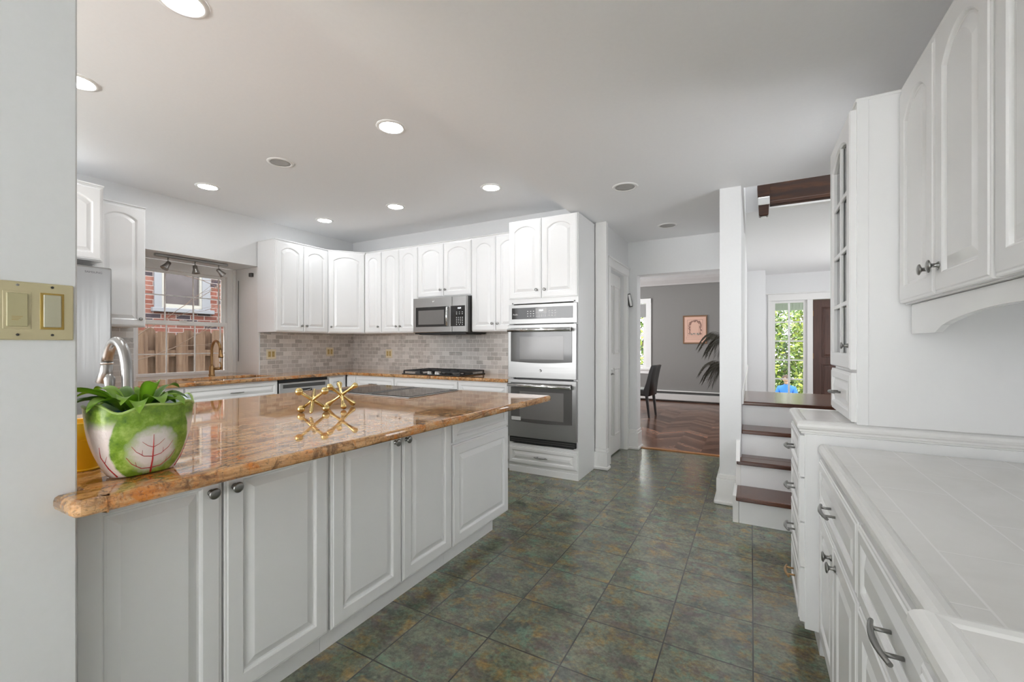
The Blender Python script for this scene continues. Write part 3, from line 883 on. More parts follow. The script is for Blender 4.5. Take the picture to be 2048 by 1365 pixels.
# electric cooktop
ck = thing('electric_cooktop', 'black glass cooktop with central vent set flush in the granite peninsula', 'cooktop', (-2.245, 2.31, CT))
M().box(-.385, .385, -.262, .262, .0005, .006, .002).obj('steel_rim', STEEL, ck)
M().box(-.378, -.024, -.255, .255, .006, .010, .002).obj('glass_panel', BLACKG, ck)
M().box(.052, .378, -.255, .255, .006, .010, .002).obj('glass_panel', BLACKG, ck)
m = M(); m.box(-.022, .050, -.255, .255, .005, .008)
for k in range(24): m.box(-.016, .044, -.245 + k * .0205, -.236 + k * .0205, .008, .0105)
m.obj('vent_grille', DARKST, ck)
for cx, cy, r in ((-.2, -.12, .09), (-.2, .13, .075), (.21, -.12, .075), (.21, .13, .09)):
    M().loops([[(cx + q * math.cos(a * PI / 16), cy + q * math.sin(a * PI / 16), .0103) for a in range(32)] for q in (r - .0015, r + .0015)], False, False).obj('burner_ring', GREYTXT, ck)

# ================================================================== LEFT (WINDOW) WALL BASE RUN
def left_base(y0, y1, label, items, grp='base cabinets of the kitchen wall run'):
    t = thing('base_cabinet', label, 'cabinet', (-4.34, y0, 0), R90, grp)
    body(t, y1 - y0, .60, .848, .10)
    for it in items:
        k, a, b, c, d = it[:5]
        if k == 'drawer': add_drawer(t, a - y0, b - y0, c, d, it[5], kmat=PEWT)
        else: add_door(t, a - y0, b - y0, c, d, 0, (it[5][0] - y0, it[5][1]), kmat=PEWT)
    return t
left_base(1.425, 1.932, 'white base cabinet between the fridge and the window sink cabinet', [('drawer', 1.43, 1.924, .685, .835, True), ('door', 1.43, 1.924, .11, .675, (1.88, .62))])
left_base(1.934, 2.785, 'wide white sink base cabinet under the window', [('drawer', 1.941, 2.778, .685, .835, True), ('door', 1.941, 2.355, .11, .675, (2.31, .62)), ('door', 2.362, 2.778, .11, .675, (2.41, .62))])
left_base(3.40, 3.66, 'narrow white base cabinet right of the dishwasher', [('door', 3.41, 3.618, .11, .835, (3.52, .775))])
# dishwasher
dw = thing('dishwasher', 'stainless dishwasher with black control strip under the left counter', 'dishwasher', (-4.33, 2.795, 0), R90)
M().box(0, .595, .01, .58, .02, .845).obj('body', DARKST, dw)
M().box(0, .595, -.012, .01, .10, .815, .004).obj('door', STEEL, dw)
M().box(.002, .593, .0, .02, .82, .846, .002).obj('top_trim', BLACK, dw)
M().box(.04, .555, -.016, -.012, .755, .795, .001).obj('control_strip', DARKST, dw)
M().box(.21, .385, -.0145, -.011, .700, .738, .003).obj('handle_recess', BLACK, dw)
m = M(); m.tube([(.22, -.016, .735), (.25, -.022, .720), (.30, -.024, .714), (.35, -.022, .720), (.375, -.016, .735)], .004, 8); m.obj('handle', CHROME, dw)

# ================================================================== BACK WALL BASE RUN
def back_base(x0, x1, label, items, d=.60):
    t = thing('base_cabinet', label, 'cabinet', (x0, 3.68, 0), 0, 'base cabinets of the kitchen wall run')
    body(t, x1 - x0, d, .848, .10)
    for k, a, b, c, dd, e in items:
        if k == 'drawer': add_drawer(t, a - x0, b - x0, c, dd, e, kmat=PEWT)
        else: add_door(t, a - x0, b - x0, c, dd, 0, e and (e[0] - x0, e[1]), kmat=PEWT)
    return t
back_base(-4.335, -4.17, 'narrow white filler cabinet in the corner of the kitchen run', [('door', -4.325, -4.178, .11, .835, None)])
back_base(-4.168, -3.550, 'white drawer cabinet left of the gas cooktop', [('drawer', -4.163, -3.556, .685, .835, True), ('door', -4.163, -3.862, .11, .675, (-3.9, .62)), ('door', -3.857, -3.556, .11, .675, (-3.82, .62))])
back_base(-3.548, -2.664, 'wide white base cabinet under the gas cooktop', [('drawer', -3.541, -2.670, .685, .835, False), ('door', -3.541, -3.108, .11, .675, (-3.15, .62)), ('door', -3.103, -2.670, .11, .675, (-3.06, .62))])
back_base(-2.662, -2.060, 'white base cabinet between gas cooktop and oven tower', [('drawer', -2.657, -2.066, .685, .835, False), ('door', -2.657, -2.364, .11, .675, (-2.40, .62)), ('door', -2.359, -2.066, .11, .675, (-2.32, .62))])

# L shaped granite worktop with the window sill part and sink hole
S2 = (-4.90, -4.46, 2.06, 2.84)
def keepL(x, y):
    if S2[0] < x < S2[1] and S2[2] < y < S2[3]: return False
    if x < XL: return 1.822 < y < 2.956
    if x < -4.295: return True
    return y > 3.64
m = slab([-5.415, XL + .001, S2[0], S2[1], -4.295, -2.058], [1.412, 1.823, S2[2], S2[3], 2.955, 3.64, YB - .001], .850, CT, keepL)
m.bm.normal_update(); bevel_rim(m, .010, 2)
tag(m.obj('worktop', GRAN), 'L-shaped brown granite worktop along the window and back walls', 'worktop')
sk = thing('window_sink', 'undermounted sink in the granite worktop below the window', 'sink', (-4.68, 2.45, CT))
m = M(); m.loops([[(sx * .22 * f, sy * .39 * f, z) for sx, sy in ((-1, -1), (1, -1), (1, 1), (-1, 1))] for f, z in ((1.02, -.0365), (.985, -.0365), (.96, -.19), (.1, -.2))], False, True)
m.obj('basin', STEELV, sk)
M().lathe([(.03, 0), (.034, .004), (.02, .005)], (0, 0, -.199)).obj('drain', CHROME, sk)

# gas cooktop
gc = thing('gas_cooktop', 'black gas cooktop with cast iron grates and steel knobs below the microwave', 'cooktop', (-3.06, 3.95, CT))
M().box(-.40, .40, -.262, .245, .0005, .012, .005).obj('tray', BLACKG, gc)
for gx in (-.265, 0, .265):
    m = M()
    if gx == 0: y0, y1 = -.06, .225
    else: y0, y1 = -.235, .225
    for sy in (y0, y1): m.box(gx - .125, gx + .125, sy - .006, sy + .006, .034, .048, .002)
    for sx in (-.125, .125): m.box(gx + sx - .006, gx + sx + .006, y0, y1, .034, .048, .002)
    for k in (1, 2): m.box(gx - .125, gx + .125, y0 + (y1 - y0) * k / 3 - .005, y0 + (y1 - y0) * k / 3 + .005, .036, .050, .002)
    m.box(gx - .005, gx + .005, y0, y1, .036, .050, .002)
    for sx in (-.12, .12):
        for sy in (y0, y1): m.box(gx + sx - .007, gx + sx + .007, sy - .007, sy + .007, .011, .036)
    m.obj('grate', IRON, gc)
for bx, by in ((-.265, -.12), (-.265, .11), (0, .09), (.265, -.12), (.265, .11)):
    M().lathe([(.045, .011), (.045, .02), (.030, .022), (.030, .030), (.005, .031)], (bx, by, 0), 'z', 20).obj('burner', DARKST, gc)
for k in range(4):
    M().lathe([(.021, .011), (.021, .016), (.016, .018), (.0155, .038), (.004, .040)], (-.085 + k * .052, -.165 - (k % 2) * .035, 0), 'z', 16).obj('knob', CHROME, gc)

# ================================================================== UPPER CABINETS
ZU0, ZU1 = 1.362, 2.392
def crown(t, w, d, z=ZU1): M().box(-.004, w + .004, -.014, d, z, z + .010, .003).obj('top_moulding', CAB, t)
def upper(name_label, pos, rotz, w, d, z0, z1, doors, fr=.055, grp='white arched upper cabinets of the kitchen', arch=.045, top=True, rail=True):
    t = thing('wall_cabinet', name_label, 'cabinet', (pos[0], pos[1], z0), rotz, grp)
    M().box(0, w, 0, d, 0, z1 - z0, .0015).obj('body', CAB, t)
    for a, b, k in doors:
        add_door(t, a, b, .008, z1 - z0 - .018, arch, None if k is None else (k[0], k[1] - z0), fr, kmat=PEWT)
    if top: crown(t, w, d, z1 - z0)
    return t
# over-fridge
upper('white cabinet with arched doors above the fridge', (-4.37, .50), R90, .905, .56, 1.855, 2.43, [(.004, .447, None), (.455, .890, None)], fr=.05, arch=.06)
upper('tall white arched-door cabinet between the fridge and the window', (-4.62, 1.42), R90, .345, .32, 1.370, 2.40, [(.006, .339, (.300, 1.44))])
upper('white two-door upper cabinet nearest the window on the left wall', (-4.62, 2.934), R90, .685, .32, ZU0, ZU1, [(.006, .344, (.315, 1.44)), (.351, .680, (.379, 1.44))])
# corner
t = thing('wall_cabinet', 'diagonal white corner upper cabinet with a single arched door', 'cabinet', (0, 0, ZU0), 0, 'white arched upper cabinets of the kitchen')
poly = [(-4.93, 3.622), (-4.612, 3.622), (-4.344, 3.962), (-4.344, 4.285), (-4.93, 4.285)]
M().prism(poly, 'z', 0, ZU1 - ZU0).obj('body', CAB, t)
M().prism([(x * 1.0 + (.006 if x > -4.7 else 0), y - (.006 if y < 4 else 0)) for x, y in poly], 'z', ZU1 - ZU0, ZU1 - ZU0 + .01).obj('top_moulding', CAB, t)
ang = math.atan2(3.962 - 3.622, -4.344 + 4.612)
wd = math.hypot(.268, .340)
dd = door_mesh(wd - .012, ZU1 - ZU0 - .026, .045).obj('door', CAB, t, (-4.612 + .006 * math.cos(ang), 3.622 + .006 * math.sin(ang), .008), ang)
knob(dd, .030, 1.44 - ZU0 - .008, PEWT)
Y2 = 3.972
upper('narrow white upper cabinet right of the diagonal corner cabinet', (-4.340, Y2), 0, .290, .315, ZU0, ZU1, [(.006, .284, (.250, 1.444))])
upper('white two-door upper cabinet left of the microwave', (-4.048, Y2), 0, .590, .315, ZU0, ZU1, [(.006, .290, (.260, 1.443)), (.297, .584, (.325, 1.443))])
upper('short white two-door cabinet above the microwave', (-3.456, Y2), 0, .763, .315, 1.764, ZU1, [(.006, .376, (.343, 1.846)), (.384, .757, (.414, 1.846))])
upper('tall white two-door upper cabinet between microwave and oven tower', (-2.691, Y2), 0, .630, .315, ZU0, ZU1, [(.006, .305, (.272, 1.446)), (.313, .624, (.339, 1.446))])

# microwave
mw = thing('microwave', 'stainless over-the-range microwave above the gas cooktop', 'microwave', (-3.455, 3.885, 1.348))
M().box(.008, .752, .018, .40, .008, .408, .002).obj('body', DARKST, mw)
M().box(0, .560, -.012, .018, .010, .405, .005).obj('door', STEEL, mw)
M().box(.563, .757, -.012, .018, .010, .405, .005).obj('control_surround', STEEL, mw)
M().box(.045, .505, -.016, -.011, .075, .300, .001).obj('window_glass', BLACKG, mw)
M().box(.085, .455, -.0175, -.0155, .100, .262, .001).obj('window_screen', OVENG2, mw)
M().box(.545, .735, -.016, -.011, .075, .300, .001).obj('control_panel', BLACKG, mw)
m = M(); m.tube([(.505, -.014, .296), (.508, -.038, .285), (.512, -.046, .19), (.508, -.038, .09), (.505, -.014, .079)], [.007, .011, .0125, .011, .007], 10); m.obj('handle', CHROME, mw)
text(mw, '12:31', .022, DISP, (.665, -.0168, .272), (R90, 0, 0), 'clock_display')
m = M()
for r in range(8):
    if r == 2: continue
    for c in range(4 if r > 2 and r < 7 else 3):
        x = .628 + c * (.026 if r > 2 and r < 7 else .038); z = .228 - r * .0195
        m.box(x - .006, x + .006, -.0168, -.0158, z - .0035, z + .0035)
m.obj('button_legend', WHTXT, mw)
m = M(); m.box(.02, .74, .0, .40, -.008, .008); m.box(.05, .35, .04, .34, -.014, -.008); m.box(.42, .72, .04, .34, -.014, -.008)
m.obj('vent_base', BLACK, mw)
def badge(par, x, z, y, r=.014):
    b = M().lathe([(r, 0), (r, -.0015), (r * .86, -.002), (r * .86, -.0012), (.001, -.0012)], (0, 0, 0), 'y', 24).obj('badge', CHROME, par, (x, y, z))
    text(b, 'GE', r * .95, GREYTXT, (0, -.0022, 0), (R90, 0, 0), 'badge_lettering', .0003)
badge(mw, .30, .365, -.012)

# ================================================================== OVEN TOWER
ot = thing('oven_cabinet', 'tall white oven tower cabinet with arched doors above and a drawer below', 'cabinet', (-2.056, 3.675, 0))
m = M(); m.box(0, .03, 0, .455, 0, 2.405); m.box(.676, .706, 0, .455, 0, 2.405, .001); m.box(.03, .676, .44, .455, 0, 2.405)
m.box(.03, .676, 0, .44, 1.61, 2.405); m.box(.03, .676, 0, .44, 0, .275); m.box(.03, .045, 0, .02, .27, 1.62); m.box(.661, .676, 0, .02, .27, 1.62)
m.obj('body', CAB, ot)
M().box(0, .706, -.006, 0, 0, .058, .002).obj('plinth', CAB, ot)
add_door(ot, .006, .345, 1.655, 2.398, .045, (.302, 1.732), kmat=PEWT)
add_door(ot, .352, .700, 1.655, 2.398, .045, (.386, 1.732), kmat=PEWT)
add_drawer(ot, .006, .700, .088, .248, True, kmat=PEWT, L=.11)
ov = thing('double_oven', 'stainless double wall oven with dark glass doors built into the white tower', 'oven', (-2.050, 3.675, 0))
M().box(.05, .65, .03, .43, .30, 1.60).obj('body', DARKST, ov)
M().box(0, .694, -.022, .0, 1.415, 1.598, .003).obj('control_surround', OVST, ov)
M().box(.035, .655, -.026, -.021, 1.462, 1.568, .001).obj('control_panel', BLACKG, ov)
text(ov, '12:31', .022, DISP, (.345, -.0275, 1.538), (R90, 0, 0), 'clock_display')
M().box(.288, .402, -.0268, -.0258, 1.508, 1.560).obj('display_window', OVENG2, ov)
text(ov, 'Profile', .020, WHTXT, (.075, -.0268, 1.505), (R90, 0, 0), 'lettering')
m = M()
for r in range(3):
    for c in range(3):
        m.box(.200 + c * .030, .214 + c * .030, -.0268, -.0258, 1.485 + r * .022, 1.492 + r * .022)
        m.box(.420 + c * .030, .434 + c * .030, -.0268, -.0258, 1.485 + r * .022, 1.492 + r * .022)
for r in range(2):
    for c in range(6): m.box(.292 + c * .018, .300 + c * .018, -.0268, -.0258, 1.483 + r * .014, 1.489 + r * .014)
m.obj('button_legend', WHTXT, ov)
def oven_door(z0, z1, badge_on, sticker):
    d = M().box(0, .694, -.040, -.002, 0, z1 - z0, .004).obj('oven_door', OVST, ov, (0, 0, z0))
    hh = z1 - z0
    # dark glass with gently bowed lower edge
    zb = .155
    pts = [(.035, hh - .030), (.655, hh - .030)] + [(.655 - .62 * k / 12, zb - .012 * math.sin(PI * k / 12)) for k in range(13)]
    M().prism(pts, 'y', -.045, -.039).obj('door_glass', OVENG, d)
    M().box(.13, .575, -.0462, -.0448, zb + .022, hh - .112, .0005).obj('oven_window', OVENG2, d)
    m = M(); m.tube([(.03, -.095, hh - .052), (.345, -.103, hh - .052), (.66, -.095, hh - .052)], .0165, 14)
    m.obj('handle', CHROME, d)
    for x in (.045, .645): M().box(x - .012, x + .012, -.09, -.04, hh - .066, hh - .038, .004).obj('handle_bracket', BLACK, d)
    if badge_on: badge(d, .345, .075, -.040)
    if sticker: M().box(.042, .142, -.0468, -.0455, zb + .004, zb + .038, .0003).obj('sticker', WHTXT, d)
    return d
oven_door(.905, 1.408, True, False)
oven_door(.345, .892, False, True)
M().box(.01, .684, -.024, .02, .290, .342, .002).obj('bottom_vent', BLACK, ov)
m = M()
for k in range(2): m.box(.02, .674, -.027, -.022, .302 + k * .018, .310 + k * .018)
m.obj('vent_slat', DARKST, ov)

# ================================================================== FRIDGE
fg = thing('fridge', 'tall stainless fridge against the left wall beside the white wall end', 'fridge', (-4.225, .49, 0), R90)
M().box(0, .905, .03, .70, .02, 1.775, .004).obj('body', STEELV, fg)
for a, b in ((0, .449), (.456, .905)):
    M().box(a, b, -.045, .025, .62, 1.79, .012, 3).obj('door', STEELV, fg)
M().box(0, .905, -.045, .025, .05, .612, .012, 3).obj('freezer_drawer', STEELV, fg)
text(fg, 'SAMSUNG', .021, GREYTXT, (.80, -.0458, 1.745), (R90, 0, 0), 'lettering')
m = M(); m.tube([(.425, -.05, .8), (.425, -.09, .84), (.425, -.09, 1.5), (.425, -.05, 1.54)], .012, 10); m.obj('handle', CHROME, fg)
m = M(); m.tube([(.48, -.05, .8), (.48, -.09, .84), (.48, -.09, 1.5), (.48, -.05, 1.54)], .012, 10); m.obj('handle', CHROME, fg)

# ================================================================== OUTLETS, SWITCH PLATE
def plate(name, label, cat, loc, rotz, gangs, grp=None, kind='outlet', mat=IVORY):
    t = thing(name, label, cat, loc, rotz, grp)
    w = .07 + .046 * (gangs - 1)
    M().box(-w / 2, w / 2, -.006, 0, -.057, .057, .002).obj('cover_plate', mat, t)
    for g in range(gangs):
        cx = (g - (gangs - 1) / 2) * .046
        m = M(); m.box(cx - .0165, cx + .0165, -.0085, -.006, -.033, .033, .001)
        m.obj('socket' if kind == 'outlet' else 'rocker', IVORY2 if mat is IVORY else WALL, t)
        m = M()
        for z in (-.018, .018):
            for sx in (-.005, .005): m.box(cx + sx - .001, cx + sx + .001, -.0088, -.0084, z - .004, z + .004)
        m.obj('socket_slot', BLACK, t)
    return t
plate('switch_and_outlet', 'ivory double outlet plate on the grey tiles nearest the window', 'outlet', (XL + .010, 3.095, 1.107), R90, 2, 'ivory outlets on the backsplash')
plate('outlet', 'ivory double outlet plate on the tiles just left of the kitchen corner', 'outlet', (XL + .010, 3.905, 1.124), R90, 2, 'ivory outlets on the backsplash')
plate('outlet', 'ivory double outlet plate on the back wall tiles left of the gas cooktop', 'outlet', (-4.245, YB - .010, 1.10), 0, 2, 'ivory outlets on the backsplash')
plate('outlet', 'white outlet plate on the tiles seen through the steel faucet loop', 'outlet', (XL + .010, 1.60, 1.12), R90, 1, mat=TRIM)

sp = thing('switch_plate', 'tan switch plate with two rockers on the near wall end', 'switch', (-1.36, .315, 1.292), R90)
M().box(-.086, .069, -.006, 0, -.062, .062, .002).obj('cover_plate', SWITCH, sp)
for k, (a, b, mm, rim) in enumerate(((-.037, .0, SWITCH2, SWITCH), (.017, .051, SWITCH3, GOLDTR))):
    M().box(a - .002, b + .002, -.0068, -.0055, -.039, .041, .0006).obj('rocker_frame', rim, sp)
    M().box(a + .003, b - .003, -.0095, -.006, -.034, .037, .0012).obj('rocker', mm, sp)
for x in (-.018, .034):
    for z in (-.051, .054):
        M().lathe([(.0026, 0), (.0026, -.0015), (.0012, -.002)], (x, -.006, z), 'y', 12).obj('screw', BLACK if not (x < 0 and z > 0) else PEWT, sp)
for k in range(3): M().box(-.027, -.011 - .003 * k, -.0097, -.0094, -.013 - k * .0035, -.0122 - k * .0035).obj('embossed_mark', GOLDTR, sp)

# ================================================================== RECESSED LAMPS
def lamp(x, y, zc, label, lit, grp):
    t = thing('recessed_light', label, 'ceiling light', (x, y, zc), 0, grp)
    m = M()
    prof = [(.072, -.0005), (.072, -.004), (.078, -.008), (.094, -.005), (.097, -.0005)]
    n_ = 32
    m.loops([[(r * math.cos(2 * PI * i / n_), r * math.sin(2 * PI * i / n_), h) for i in range(n_)] for r, h in prof], False, False, True)
    m.obj('trim_ring', TRIM, t)
    if lit:
        M().lathe([(.0725, -.0035), (.0725, -.0045), (.001, -.0045)], (0, 0, 0), 'z', 28).obj('bulb', LAMP, t)
    else:
        m = M(); m.loops([[(r * math.cos(2 * PI * i / n_), r * math.sin(2 * PI * i / n_), h) for i in range(n_)] for r, h in ((.0725, -.003), (.0725, -.0045), (.05, -.0030), (.001, -.0015))], False, True, True)
        m.obj('reflector', CANDARK, t)
    return t
GL = 'lit recessed lights in the raised ceiling'
lamp(-2.09, .925, ZH, 'lit recessed ceiling light cut off by the top edge of the photo', True, GL)
lamp(-3.225, .925, ZH, 'lit recessed ceiling light half hidden by the near wall end', True, GL)
lamp(-4.335, .925, ZH, 'lit recessed ceiling light above the fridge', True, GL)
lamp(-2.085, 2.125, ZH, 'largest fully visible lit recessed light, nearest the ceiling step', True, GL)
lamp(-4.335, 2.12, ZH, 'lit recessed ceiling light in front of the window', True, GL)
lamp(-4.325, 3.35, ZH, 'lit recessed light above the kitchen corner', True, GL)
lamp(-3.245, 3.37, ZH, 'middle lit recessed light in the row along the back wall', True, GL)
lamp(-2.085, 3.385, ZH, 'lit recessed light nearest the oven tower', True, GL)
lamp(-3.255, 2.116, ZH, 'unlit recessed light in the middle of the raised ceiling', False, None)
lamp(-.84, 3.30, ZL, 'larger unlit recessed light in the low ceiling near the oven tower', False, None)
lamp(-.737, 4.574, ZL, 'small unlit recessed light in the passage ceiling', False, None)

# ================================================================== TRACK LIGHT AT THE WINDOW
tl = thing('track_light', 'brushed metal track light with three spot heads under the window header', 'track light', (-5.10, 2.36, 2.115))
M().box(-.02, .02, -.34, .335, -.028, 0, .007, 2).obj('track_bar', NICK, tl)
for k, (yy, tilt) in enumerate(((-.225, -.6), (.015, .05), (.245, .75))):
    h = M(); h.tube([(0, yy, -.028), (0, yy, -.070)], .006, 8)
    st = h.obj('stem', NICK, tl)
    hd = M()
    hd.lathe([(.012, .02), (.020, .015), (.022, -.02), (.034, -.058), (.036, -.066), (.030, -.066), (.02, -.05), (.001, -.048)], (0, 0, 0), 'z', 18)
    o = hd.obj('spot_head', NICK, tl, (0, yy, -.085))
    o.rotation_euler = (tilt, -.15, 0)

# ================================================================== FAUCETS
fa = thing('faucet', 'brushed steel high-arc faucet on the peninsula behind the planter', 'faucet', (-1.80, .64, CT), PI)
# local +x points to the sink (world -X)
pts = [(0, 0, .0)] + [(0, 0, .05 + .02 * k) for k in range(8)]
R_ = .085
pts += [(R_ - R_ * math.cos(a), 0, .215 + R_ * 1.55 * math.sin(a)) for a in [PI * k / 14 for k in range(1, 13)]]
m = M(); m.tube(pts, [.0155] * len(pts), 16); m.lathe([(.028, 0), (.028, .008), (.022, .014), (.019, .05), (.0165, .06)])
m.obj('spout', NICK, fa)
m = M(); e = pts[-1]
m.tube([(e[0] - .003, 0, e[2] + .005), (e[0] + .006, 0, e[2] - .032), (e[0] + .015, 0, e[2] - .066), (e[0] + .016, 0, e[2] - .070)], [.016, .0175, .026, .022], 16)
m.obj('spray_head', NICK, fa)
M().lathe([(.0185, -.002), (.0185, .002)], (e[0] - .001, 0, e[2] - .002)).obj('collar', CHROME, fa)
m = M(); m.tube([(0, 0, .055), (.006, .018, .070), (.010, .034, .095), (.012, .040, .135)], [.014, .016, .014, .0095], 12)
m.tube([(.012, .040, .133), (.013, .041, .165), (.014, .041, .20), (.015, .041, .225), (.015, .041, .240)], [.0085, .0085, .013, .015, .007], 12)
m.obj('lever', NICK, fa)

fb = thing('faucet', 'aged brass high-arc faucet in front of the window', 'faucet', (-5.17, 2.57, CT), 0)
R_ = .085
pts = [(0, 0, .08 + .03 * k) for k in range(6)] + [(R_ - R_ * math.cos(a), 0, .26 + R_ * 1.35 * math.sin(a)) for a in [PI * k / 14 for k in range(1, 14)]]
m = M(); m.tube(pts, [.0135] * len(pts), 14); m.lathe([(.030, 0), (.030, .006), (.026, .012), (.027, .05), (.024, .09), (.014, .115)])
m.obj('spout', BRONZE, fb)
e = pts[-1]
m = M(); m.tube([(e[0], 0, e[2] + .004), (e[0] + .006, 0, e[2] - .05), (e[0] + .014, 0, e[2] - .085), (e[0] + .014, 0, e[2] - .09)], [.0145, .018, .026, .022], 14)
m.obj('spray_head', BRONZE, fb)
M().lathe([(.023, -.003), (.023, 0)], (e[0] + .014, 0, e[2] - .090)).obj('nozzle', BLACK, fb)
m = M(); m.tube([(0, 0, .07), (.03, .03, .072), (.075, .055, .074)], [.015, .014, .017], 12)
m.tube([(.075, .055, .076), (.082, .058, .10), (.075, .052, .125), (.066, .046, .145)], [.010, .007, .005, .006], 10)
m.obj('lever', BRONZE, fb)

# ================================================================== GOLD JACKS
def jack(name, label, loc, phi, L, kind):
    m = M()
    cz = L * .577 + (.0175 if kind == 1 else .011)
    o = Vector((0, 0, cz))
    for k in range(3):
        a = phi + k * 2 * PI / 3
        d = Vector((math.cos(a) * .8165, math.sin(a) * .8165, -.577))
        p0, p1 = o - d * L, o + d * L
        if kind == 1 and k != 0:
            m.tube([p0, o, p1], [.0062, .0085, .0062], 10)
            m.ball(tuple(p0), .0185); m.ball(tuple(p1), .0185)
        elif kind == 1:
            p0, p1 = o - d * L * 1.05, o + d * L * 1.16
            m.tube([p0, o - d * L * .97, o, o + d * L * 1.08, p1], [.004, .008, .0095, .0085, .004], 4)
        else:
            pts = [o + d * L * s for s in (-1.04, -1, -.93, -.84, -.68, -.4, 0, .4, .68, .84, .93, 1, 1.04)]
            m.tube(pts, [.005, .0125, .0155, .014, .0095, .0068, .0095, .0068, .0095, .014, .0155, .0125, .005], 14)
    return tag(m.obj(name, GOLD, None, loc), label, 'ornament', 'gold jacks on the granite')
jack('jack_ornament', 'gold jack ornament with round ball tips and one flat tapered bar', (-1.875, 1.385, CT + .0005), -.75, .080, 1)
jack('jack_ornament', 'taller gold jack ornament with flared bone-like arms', (-1.90, 1.575, CT + .0005), -.55, .098, 2)

# ================================================================== CABBAGE PLANTER
pl = thing('cabbage_planter', 'oval ceramic planter painted like a cabbage with red leaf veins', 'planter', (-1.405, .530, CT), R90)
RX, RY, PH = .110, .070, .180
def prof(t): return .60 + .40 * math.sin(min(1, t * 1.18) * PI / 2) ** .85 + .035 * max(0, t - .8) * 5
def rim_z(a): return .0065 * math.sin(4 * a + .6) + .0055 * math.sin(7 * a + 1) + .004 * math.cos(2 * a)
def psurf(a, t, off=0):
    k = prof(t)
    wob = 1 + .012 * math.sin(7 * a) * t
    ex = .82
    cx, sy = math.cos(a), math.sin(a)
    x = math.copysign(abs(cx) ** ex, cx) * RX * k * wob; y = math.copysign(abs(sy) ** ex, sy) * RY * (k if t > .1 else k) * wob
    z = t * PH + (rim_z(a) * t ** 3)
    n = Vector((math.cos(a) / RX, math.sin(a) / RY, 0)).normalized()
    return (x + n.x * off, y + n.y * off, z)
m = M()
SEG = 72
rings = [[psurf(2 * PI * i / SEG, 0.0, -.012) for i in range(SEG)]]
rings += [[psurf(2 * PI * i / SEG, t) for i in range(SEG)] for t in [.02 + .98 * k / 22 for k in range(23)]]
m.loops(rings, True, False, True)
m.obj('body', POTC, pl)
m = M()
rings = [[psurf(2 * PI * i / SEG, t, -off) for i in range(SEG)] for t, off in ((1.0, 0), (1.005, .003), (.99, .006), (.9, .007), (.6, .009), (.15, .012))]
m.loops(rings, False, True, True)
m.obj('inner_glaze', POTIN, pl)
m = M(); m.tube([psurf(2 * PI * i / SEG, 1.0, -.002) for i in range(SEG + 1)], .0033, 8); m.obj('rim', leaf_mat('rim_glaze', (.20, .34, .05), (.45, .56, .2), 40), pl)
def vein_obj(paths):
    m = M()
    for path, r0, r1 in paths:
        pts = []
        for (x, z) in path:
            a = -PI / 2
            # solve the angle whose x matches
            t = z / PH
            lo, hi = -PI, 0.0
            for _ in range(30):
                mid = (lo + hi) / 2
                if psurf(mid, t)[0] < x: lo = mid
                else: hi = mid
            pts.append(psurf((lo + hi) / 2, t, .0004))
        k = len(pts)
        m.tube(pts, [r0 + (r1 - r0) * i / (k - 1) for i in range(k)], 6)
    return m
V = []
V.append(([(0, .006), (.001, .04), (0, .075), (-.001, .105)], .0022, .0006))
for s in (-1, 1):
    V.append(([(0, .018), (s * .02, .020), (s * .04, .036), (s * .052, .055)], .0012, .0005))
    V.append(([(0, .048), (s * .018, .052), (s * .034, .066), (s * .044, .082)], .0011, .0004))
    V.append(([(0, .072), (s * .012, .078), (s * .024, .090)], .0008, .0004))
    V.append(([(s * .03, .027), (s * .034, .040)], .0006, .0003)); V.append(([(s * .022, .056), (s * .022, .068)], .0006, .0003))
    V.append(([(s * .060, .006), (s * .076, .030), (s * .090, .060), (s * .095, .085)], .0018, .0005))
    V.append(([(s * .083, .045), (s * .083, .062)], .0008, .0003))
vein_obj(V).obj('leaf_veins', VEIN, pl)

# plant with strap leaves in a blue inner pot
gp = thing('leafy_plant', 'bright green broad-leaved plant in a blue pot inside the cabbage planter', 'plant', (-1.405, .530, CT + .02), R90)
m = M(); m.lathe([(.040, 0), (.052, .125), (.055, .135), (.055, .142), (.050, .142), (.049, .13), (.0005, .128)], (-.012, 0, 0), 'z', 28, 1.55, 1.0)
m.obj('inner_pot', BLUEP, gp)
M().lathe([(.047, .120), (.047, .1315), (.001, .134)], (-.012, 0, 0), 'z', 24, 1.5, 1.0).obj('soil', SOIL, gp)
def leaf(az, L, wd, rise, droop, base, mat=LEAF, twist=0, n=12):
    m = M(); bm = m.bm
    d = Vector((math.cos(az), math.sin(az), 0)); sd = Vector((-math.sin(az), math.cos(az), 0))
    prev = None
    for i in range(n + 1):
        s = i / n
        p = Vector(base) + d * (L * s) + Vector((0, 0, rise * math.sin(s * PI * .55) - droop * s * s))
        wv = wd * (math.sin(PI * min(1, (s * .93 + .07))) ** .7) * (1 if s < .96 else .5)
        tw = twist * s
        sv = sd * math.cos(tw) + Vector((0, 0, 1)) * math.sin(tw)
        row = [p - sv * wv / 2 + Vector((0, 0, wv * .22)), p - sv * wv * .24 + Vector((0, 0, wv * .06)), p, p + sv * wv * .24 + Vector((0, 0, wv * .06)), p + sv * wv / 2 + Vector((0, 0, wv * .22))]
        row = [bm.verts.new(q) for q in row]
        if prev:
            for k in range(4):
                f = bm.faces.new((prev[k], prev[k + 1], row[k + 1], row[k])); f.smooth = True
        prev = row
    bmesh.ops.solidify(bm, geom=bm.faces[:], thickness=.0012)
    return m
